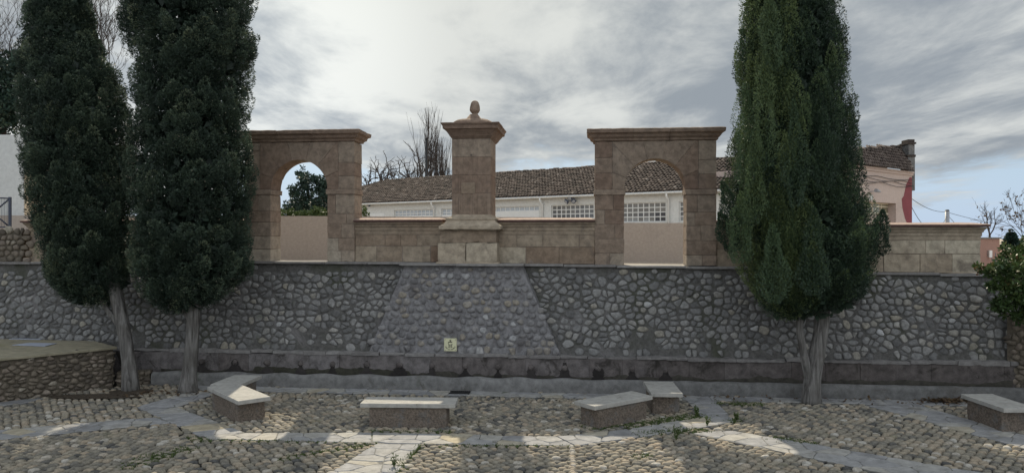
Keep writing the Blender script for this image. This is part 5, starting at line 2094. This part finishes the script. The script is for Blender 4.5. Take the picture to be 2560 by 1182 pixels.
g = Geo()
tiles(g, eL, eR, sl, n_up, .225, .40, clipw, 3)
slh = unit(np.array(rL) - np.array(B(-ov, 5.0, ZE)))
tiles(g, bL, eL, slh, n_up, .225, .40, lambda p: ((((p[:, :2] - cA) @ n2) > ((p[:, :2] - cA) @ u2) - .1) & ((10 - (p[:, :2] - cA) @ n2) > ((p[:, :2] - cA) @ u2) - .1)), 4)
g.build('roof_tiles', TILE, rf)
g = Geo()
r_ = np.random.default_rng(5)


def ridge(g, a, b, r=.12):
    a, b = np.array(a, float), np.array(b, float)
    L = np.linalg.norm(b - a); k = int(L / .36)
    for i in range(k):
        p, q = a + (b - a) * i / k, a + (b - a) * (i + 1.12) / k
        j = r_.normal(0, .015, 3)
        g.tube([p + j, q + j], [r * 1.08, r * .9], 7, float(np.clip(r_.normal(.35, .25), 0, 1)), True)


ridge(g, rL, rR); ridge(g, eL + np.array((0, 0, .03)), rL)
g.build('ridge_tiles', TILE, rf)
g = Geo()
g.tube([eL + np.array((0, 0, -.10)) - np.append(n2, 0) * .06, eR + np.array((0, 0, -.10)) - np.append(n2, 0) * .06], .065, 8, .5)
g.build('gutter', GREYG if 'GREYG' in globals() else WHITE, wb)
for px in (1087, 1358, 1673, 1810):
    t = bt(px)[0]
    g = Geo()
    g.tube([B(t, -ov - .05, ZE - .14), B(t, -ov - .05, ZE - .30), B(t, -.08, ZE - .52), B(t, -.08, ZG)], .055, 8)
    g.build('downpipe', WHITEP, wb)
# camera by the left corner, flood lights above a window
t = bt(926)[0]
g = Geo()
zc = bz(513, 926)
p0 = B(t, 0, zc)
g.tube([p0, B(t, -.22, zc)], .02, 6)
g.tube([B(t - .05, -.20, zc - .02), B(t + .26, -.30, zc - .06)], [.05, .06], 8)
g.build('security_camera', DARKM, wb)
zc = bz(503, 1434)
for px, dx, tilt in ((1423, -.2, -.5), (1432, 0, 0.0), (1441, .2, .5)):
    t = bt(px)[0]
    c = B(t, -.30, zc + (.17 if dx == 0 else -.02))
    mt = Matrix.Translation(c) @ Matrix.Rotation(math.atan2(u2[1], u2[0]), 4, 'Z') @ Matrix.Rotation(-tilt * 1.1, 4, 'Y') @ Matrix.Rotation(.5, 4, 'X')
    g = Geo()
    m = bm_box((-.14, -.05, -.11), (.14, .05, .11))
    bmesh.ops.bevel(m, geom=list(m.edges), offset=.015, segments=1, affect='EDGES')
    bmesh.ops.transform(m, matrix=mt, verts=m.verts)
    g.bm(m)
    g.tube([c, B(bt(1432)[0], -.01, zc + .02)], .015, 5)
    fl = g.build('flood_light', DARKM, wb)
    g = Geo()
    m = bm_box((-.10, -.058, -.075), (.10, -.051, .075))
    bmesh.ops.transform(m, matrix=mt, verts=m.verts)
    g.bm(m)
    g.build('lamp_glass', GREYM, fl)

# beige garden wall between terrace and street
bw = tag(empty('beige_wall', (0, 24.5, 2.6)), 'smooth beige rendered wall seen through both arches', 'wall')
OFF[bw.name] = (0, 24.5, 2.6)
DW = 24.5
tops = [(P(x, y, DW).x, P(x, y, DW).z) for x, y in ((-150, 538), (760, 540), (1000, 541.5), (1340, 543), (1490, 546), (1500, 556.5), (1640, 557), (2105, 562))]
g = Geo()
for (xa, za), (xb, zb_) in zip(tops, tops[1:]):
    v = [(xa, DW, 2.0), (xb, DW, 2.0), (xb, DW, zb_), (xa, DW, za), (xa, DW + .25, 2.0), (xb, DW + .25, 2.0), (xb, DW + .25, zb_), (xa, DW + .25, za)]
    g.add(v, [(0, 1, 2, 3), (5, 4, 7, 6), (3, 2, 6, 7)])
g.add([(tops[0][0], DW, 2), (tops[0][0], DW, tops[0][1]), (tops[0][0], DW + .25, tops[0][1]), (tops[0][0], DW + .25, 2)], [(0, 1, 2, 3)])
g.build('rendered_face', STUCCO, bw)

# pink house on the right
e1, e2 = np.array((15.25, 34.98)), np.array((21.75, 40.25))
u3 = unit(e2 - e1)
n3 = np.array((-u3[1], u3[0]))
ZP = CAM_Z + 3.5
LP = float(np.linalg.norm(e2 - e1))
pk = tag(empty('pink_building', (e1[0], e1[1], ZG)), 'pale pink house with a maroon painted corner and a chimney, right of the big cypress', 'building')
OFF[pk.name] = (e1[0], e1[1], ZG)


def K3(t, off=0.0, z=0.0):
    p = e1 + u3 * t + n3 * off
    return np.array((p[0], p[1], z))


def kt(px, off=0.0):
    a = (px - 1280) / FPX
    p = e1 + n3 * off
    t = (a * p[1] - p[0]) / (u3[0] - a * u3[1])
    return float(t), float(p[1] + u3[1] * t)


def kz3(py, px, off=0.0):
    return CAM_Z - (py - HOR) / FPX * kt(px, off)[1]


def kbox(g, t0, t1, o0, o1, z0, z1, tone=.5):
    v = [K3(t0, o0, z0), K3(t1, o0, z0), K3(t1, o1, z0), K3(t0, o1, z0), K3(t0, o0, z1), K3(t1, o0, z1), K3(t1, o1, z1), K3(t0, o1, z1)]
    g.add(v, [(0, 3, 2, 1), (4, 5, 6, 7), (0, 1, 5, 4), (1, 2, 6, 5), (2, 3, 7, 6), (3, 0, 4, 7)], tone)


w0, w1 = kt(2135)[0], kt(2240)[0]
zw1, zw0 = kz3(506, 2200), kz3(575, 2200)
g = Geo()
kbox(g, 0, w0, 0, .5, ZG, ZP)
kbox(g, w0, w1, 0, .5, zw1, ZP)
kbox(g, w1, LP, 0, .5, ZG, ZP)
kbox(g, w0, w1, 0, .5, ZG, zw0 - .4)
kbox(g, w0, w1, .42, .5, zw0 - .4, kz3(535, 2200, .42))
kbox(g, LP - .3, LP, .5, 7, ZG, ZP)
kbox(g, 0, .3, .5, 7, ZG, ZP); kbox(g, .3, LP - .3, 6.7, 7, ZG, ZP)
g.build('wall', PINK, pk)
g = Geo()
zb3 = kz3(535, 2200, .42)
wl, wr = w0, kt(2223, .42)[0]
xs = np.linspace(wl, wr, 6)
for x in xs:
    kbox(g, x - .03, x + .03, .40, .46, zb3, zw1)
for z in (zb3, (zb3 + zw1) / 2 + .08, zw1 - .06):
    kbox(g, wl, wr, .396, .464, z, z + .06)
wn = g.build('window', CREAM, pk)
g = Geo()
for a, b in zip(xs, xs[1:]):
    quad(g, K3(a, .43, zb3), K3(b, .43, zb3), K3(b, .43, zw1), K3(a, .43, zw1), RND.random())
g.build('pane', PANEY, wn)
g = Geo()
kbox(g, wr + .03, w1, .42, .48, zw0 - .4, zw1)
g.build('reveal_panel', PINK, wn)
g = Geo()
kbox(g, -.05, LP + .06, -.06, -.002, ZP - .20, ZP - .08); kbox(g, -.05, LP + .06, -.11, -.002, ZP - .08, ZP)
g.build('cornice', PINK, pk)
# maroon corner, 5 mm proud of the wall
pts = [(2274, 443), (2265, 462), (2259, 490), (2254, 497), (2256, 520), (2262, 545), (2268, 560)]
g = Geo()
lft = [(kt(x)[0], kz3(y, x)) for x, y in pts]
v = [K3(t, -.006, z) for t, z in lft] + [K3(LP + .005, -.006, z) for t, z in lft]
k = len(lft)
g.add(v, [(i, k + i, k + i + 1, i + 1) for i in range(k - 1)])
g.build('painted_corner', REDP, pk)
for j, z in enumerate((ZP - .42, ZP - .52, ZP - .60, ZP - .70)):
    tt = np.linspace(0, LP, 22)
    sag = [K3(t, -.05 - .01 * j, z - (.10 + .03 * j) * math.sin(math.pi * ((t / LP * 2.0 + j * .3) % 1.0))) for t in tt]
    g = Geo()
    g.tube(sag, .014, 5)
    g.build('facade_cable', BLACK, pk)
g = Geo()
t = kt(2174)[0]; z = kz3(494, 2174)
kbox(g, t - .11, t + .11, -.12, -.002, z - .13, z + .13)
g.build('alarm_box', WHITEP, pk)
g = Geo()
z = kz3(480, 2178)
g.tube([K3(t, 0, z), K3(t + .12, -.3, z + .04)], .02, 6)
g.tube([K3(t + .02, -.30, z + .06), K3(t + .40, -.34, z + .0)], [.10, .05], 8)
g.build('wall_lamp', GREYM, pk)
# roof of the pink house
ER = K3(LP - .30, -.22, ZP + .02)
EL = K3(-.2, -.22, ZP + .02)
TR = np.array(P(2259, 367, ER[1] + 2.2))
up = TR - ER
g = Geo()
TL = EL + up * (P(0, 384, EL[1] + .9)[2] - EL[2]) / up[2]
quad(g, EL, ER, TR, TL)
q = np.array((0, 3.5, -2.0))
quad(g, TR, TR + q, TL + q, TL)
rf = g.build('roof', TILE, pk)
g = Geo()
su = unit(up)
fL = np.linalg.norm(TL - EL); fR = np.linalg.norm(up); LE = np.linalg.norm(ER - EL)


def clipp(p):
    t = (p - EL) @ unit(ER - EL) / LE
    hgt = (p[:, 2] - EL[2]) / su[2]
    return hgt < fL + (fR - fL) * t - .05


tiles(g, EL, ER, su, int(np.linalg.norm(up) / (.36 * .86)), .25, .36, clipp, 9, .13, .60)
g.build('roof_tiles', TILE, rf)
g = Geo()
ridge(g, TL, TR)
g.build('ridge_tiles', TILE, rf)
g = Geo()
cx0, cx1 = P(2263, 0, 40.9).x, P(2280, 0, 40.9).x
zc0, zc1, zcm = P(0, 432, 40.9).z, P(0, 362, 40.9).z, P(0, 393, 40.9).z
g.box((cx0, 40.6, zc0 - 1.0), (cx1, 41.4, zcm)); g.box((cx0 + .05, 40.63, zcm + .06), (cx1 - .0, 41.35, zc1))
ch = g.build('chimney', CONCRETE, rf)
g = Geo()
g.box((cx0 - .04, 40.56, zcm - .02), (cx1 + .03, 41.44, zcm + .10))
g.build('chimney_band', TWIG, ch)
g = Geo()
zc2_ = P(0, 350, 40.9).z
g.box((cx0 - .04, 40.55, zc1), (cx1 + .05, 41.45, zc1 + .10)); g.box((cx0 + .03, 40.65, zc1 + .10), (cx1 + .01, 41.35, zc2_))
g.build('chimney_cap', TWIG, ch)
g = Geo()
tp = K3(LP + .04, .1, ZP - .3)
g.tube([K3(LP + .05, .05, ZG), K3(LP + .06, .08, ZP - 1.2), K3(LP + .03, .06, ZP - .2)], .045, 6)
g.build('corner_conduit', BLACK, pk)

# utility pole and its wires
Du = 52.0
up_ = tag(empty('utility_pole', (P(2368, 0, Du).x, Du, 1.8)), 'grey utility pole rising behind the right sandstone wall', 'pole')
OFF[up_.name] = tuple(up_.location)
g = Geo()
xu, zu = up_.location.x, P(0, 527, Du).z
g.tube([(xu, Du, 1.8), (xu, Du, zu)], [.17, .14], 12)
g.build('shaft', GREYM, up_)
g = Geo()
g.tube([(xu, Du, zu), (xu, Du, zu + .08)], [.15, .10], 12)
g.build('cap', BLACK, up_)


def wire(a, b, sag, label, r=.016):
    a, b = np.array(a, float), np.array(b, float)
    t = np.linspace(0, 1, 24)
    p = a + (b - a) * t[:, None]
    p[:, 2] -= sag * 4 * t * (1 - t)
    g = Geo()
    g.tube(p, r, 5)
    o = g.build('overhead_wire', BLACK)
    tag(o, label, 'wire', 'overhead wires by the utility pole')


cor = K3(LP + .06, .08, 0)
wire((cor[0], cor[1], P(0, 495, cor[1]).z), (xu, Du, zu - .05), .25, 'upper thin wire from the pink house to the utility pole')
wire((cor[0], cor[1], P(0, 513, cor[1]).z), (xu, Du, P(0, 540, Du).z), 1.15, 'lower sagging wire from the pink house to the utility pole')
wire((xu, Du, P(0, 536, Du).z), (P(2470, 0, 60).x, 60, P(0, 600, 60).z), .5, 'short wire dropping right of the utility pole')
wire((xu, Du, zu - .1), (P(2700, 0, 75).x, 75, P(0, 566, 75).z), .6, 'faint long wire running right from the utility pole')

# brick house far right
Db = 44.0
bh = tag(empty('brick_house', (P(2485, 0, Db).x, Db, 1.2)), 'small distant brick house beyond the end of the sandstone wall', 'house')
OFF[bh.name] = tuple(bh.location)
BRICK = stone('brick_wall', [(0, (0.26, 0.15, 0.12)), (1, (0.34, 0.21, 0.17))], big=1, fine=14, var=.2, bstr=.3)
a, b = P(2440, 0, Db), P(2499, 0, Db + 3)
zt = P(0, 597, Db).z
g = Geo()
prism_xy(g, [(a.x, Db), (b.x, Db + 3), (b.x - 3, Db + 8), (a.x - 3, Db + 5)], 1.2, zt)
g.build('wall', BRICK, bh)
g = Geo()
prism_xy(g, [(a.x - .05, Db - .1), (b.x + .1, Db + 2.95), (b.x - 3, Db + 8.1), (a.x - 3.1, Db + 5)], zt + .001, zt + .09)
g.build('parapet_cap', CONCRETE, bh)
for px, py0, py1 in ((2478, 627, 652), (2487.5, 632, 655)):
    g = Geo()
    f = (px - 2440) / 59
    dd = Db + 3 * f - .03
    c = P(px, 0, dd)
    prism_xy(g, [(c.x - .08, dd - .03), (c.x + .10, dd + .06), (c.x + .08, dd + .12), (c.x - .10, dd + .03)], P(0, py1, dd).z, P(0, py0, dd).z)
    g.build('window', DARKM, bh)
g = Geo()
c = P(2472, 634, Db + 1.5)
prism_xy(g, [(c.x - .12, c.y - .25), (c.x + .12, c.y - .15), (c.x + .12, c.y + .1), (c.x - .12, c.y)], c.z - .22, c.z + .2)
g.build('air_unit', WHITEP, bh)
r1 = P(2510, 628, 52)
rh = tag(empty('roofed_house', (r1.x, 52, 1.5)), 'red roofed low house peeking out between brick house and shrub', 'house')
OFF[rh.name] = tuple(rh.location)
g = Geo()
prism_xy(g, [(r1.x - .5, 52), (r1.x + .7, 52), (r1.x + .7, 57), (r1.x - .5, 57)], 1.2, P(0, 636, 52).z)
g.build('wall', PINK, rh)
g = Geo()
ze = P(0, 636, 52).z
v = [(r1.x - .7, 51.7, ze), (r1.x + .9, 51.7, ze), (r1.x + .9, 57.3, ze), (r1.x - .7, 57.3, ze), (r1.x - .1, 54.5, ze + .5), (r1.x + .9, 54.5, ze + .5)]
g.add(v, [(0, 1, 5, 4), (2, 3, 4, 5), (3, 0, 4), (1, 2, 5), (0, 3, 2, 1)])
g.build('roof', BRICK, rh)

# white house and railing on the left
Dw = 25.0
xr = P(60, 0, Dw).x
lw = tag(empty('white_house', (xr, Dw, 2.5)), 'plain white house wall at the left edge with sunlight painted on its side', 'house')
OFF[lw.name] = (xr, Dw, 2.5)
zt = P(0, 337, Dw).z
g = Geo()
m = bmesh.new()
n_ = 10
front = [(xr - 9, 2.3)] + [(xr, 2.3)] + [(xr, zt - .18)] + [(xr - .18 + .18 * math.cos(R(a)), zt - .18 + .18 * math.sin(R(a))) for a in range(15, 91, 15)] + [(xr - 9, zt)]
m = bm_prism(front, Dw, Dw + 2.2)
g.bm(m)
g.build('wall', WHITE, lw)
g = Geo()
xs_ = P(76, 0, Dw + 2.2).x
g.add([(xr + .004, Dw + .02, 2.3), (xr + .5, Dw + 2.0, 2.3), (xr + .5, Dw + 2.0, zt - 1.2), (xr + .004, Dw + .02, zt - 1.2), (xr + .004, Dw + 2.2, 2.3), (xr + .004, Dw + 2.2, zt - 1.2)], [(0, 1, 2, 3), (1, 4, 5, 2), (3, 2, 5)])
SUNTINTW = stone('painted_sun_render', [(0, (0.62, 0.52, 0.38)), (1, (0.68, 0.58, 0.44))], big=.5, fine=10, var=.08, bstr=.2)  # cream tone puts warm sunlight into the colour of the side wall
g.build('painted_sun_side', SUNTINTW, lw)
Dg = 21.2
rl = tag(empty('metal_railing', (P(10, 0, Dg).x, Dg, 3.1)), 'dark blue metal railing panel with a crossed brace at the left edge', 'railing')
OFF[rl.name] = tuple(rl.location)
g = Geo()
x0, x1 = P(-60, 0, Dg).x, P(25, 0, Dg).x
zb_, zt_ = P(0, 568, Dg).z, P(0, 496, Dg).z
for a, b in (((x0, Dg, zb_), (x1, Dg, zb_)), ((x0, Dg, zt_ + .04), (x1, Dg, zt_)), ((x0, Dg, zb_), (x1, Dg, zt_)), ((x0, Dg, zt_), (x1, Dg, zb_))):
    g.tube([a, b], .022, 6)
g.build('braced_frame', DARKM, rl)
g = Geo()
g.box((x1 - .03, Dg - .03, zb_ - .15), (x1 + .03, Dg + .03, zt_ + .04))
g.build('post', DARKM, rl)
g = Geo()
g.box((x0 - .03, Dg - .03, zb_ - .15), (x0 + .03, Dg + .03, zt_ + .04))
g.build('post', DARKM, rl)
g = Geo()
for i in range(1, 22):
    x = x0 + (x1 - x0) * i / 22
    g.tube([(x, Dg + .03, zb_), (x, Dg + .03, zt_)], .006, 4)
g.build('bars', DARKM, rl)
# old stone pier with flaking plaster at the far left
op = wroot('cobble_pier', sw(20, .1), .4, ledge_z(sw(20, .1)), 'old cobble and plaster pier under the railing at the left edge', 'pier')
g = Geo()
s0, s1 = sw(-160, .1), sw(52, .1)
zb_, zt_ = ledge_z(s0) - .004, zw(574, 30, .1)
block(g, s0, s1, .14, .75, zb_, zt_, .2, 3, amp=.02)
g.build('mortar_body', RUBMORT, op)
st = brick_sites(s0, s1, zb_, zt_, .20, .15, .28)
rad, th = cells(st * kz, .03, 6, 14, None, 9)
V, Q, T, tq, tt = domes(st * kz, np.minimum(rad, .15), th, NR.uniform(.02, .05, len(st)), np.clip(NR.normal(.5, .25, len(st)), 0, 1), ((1, -.3), (.94, .5), (.62, .9)))
V[..., 1] /= kz[1]
V = np.stack([V[..., 0], .135 - V[..., 2], V[..., 1]], 2)
g = Geo()
add_domes(g, V, Q, T, tq, tt)
g.build('cobble_face', RUBBLE, op)
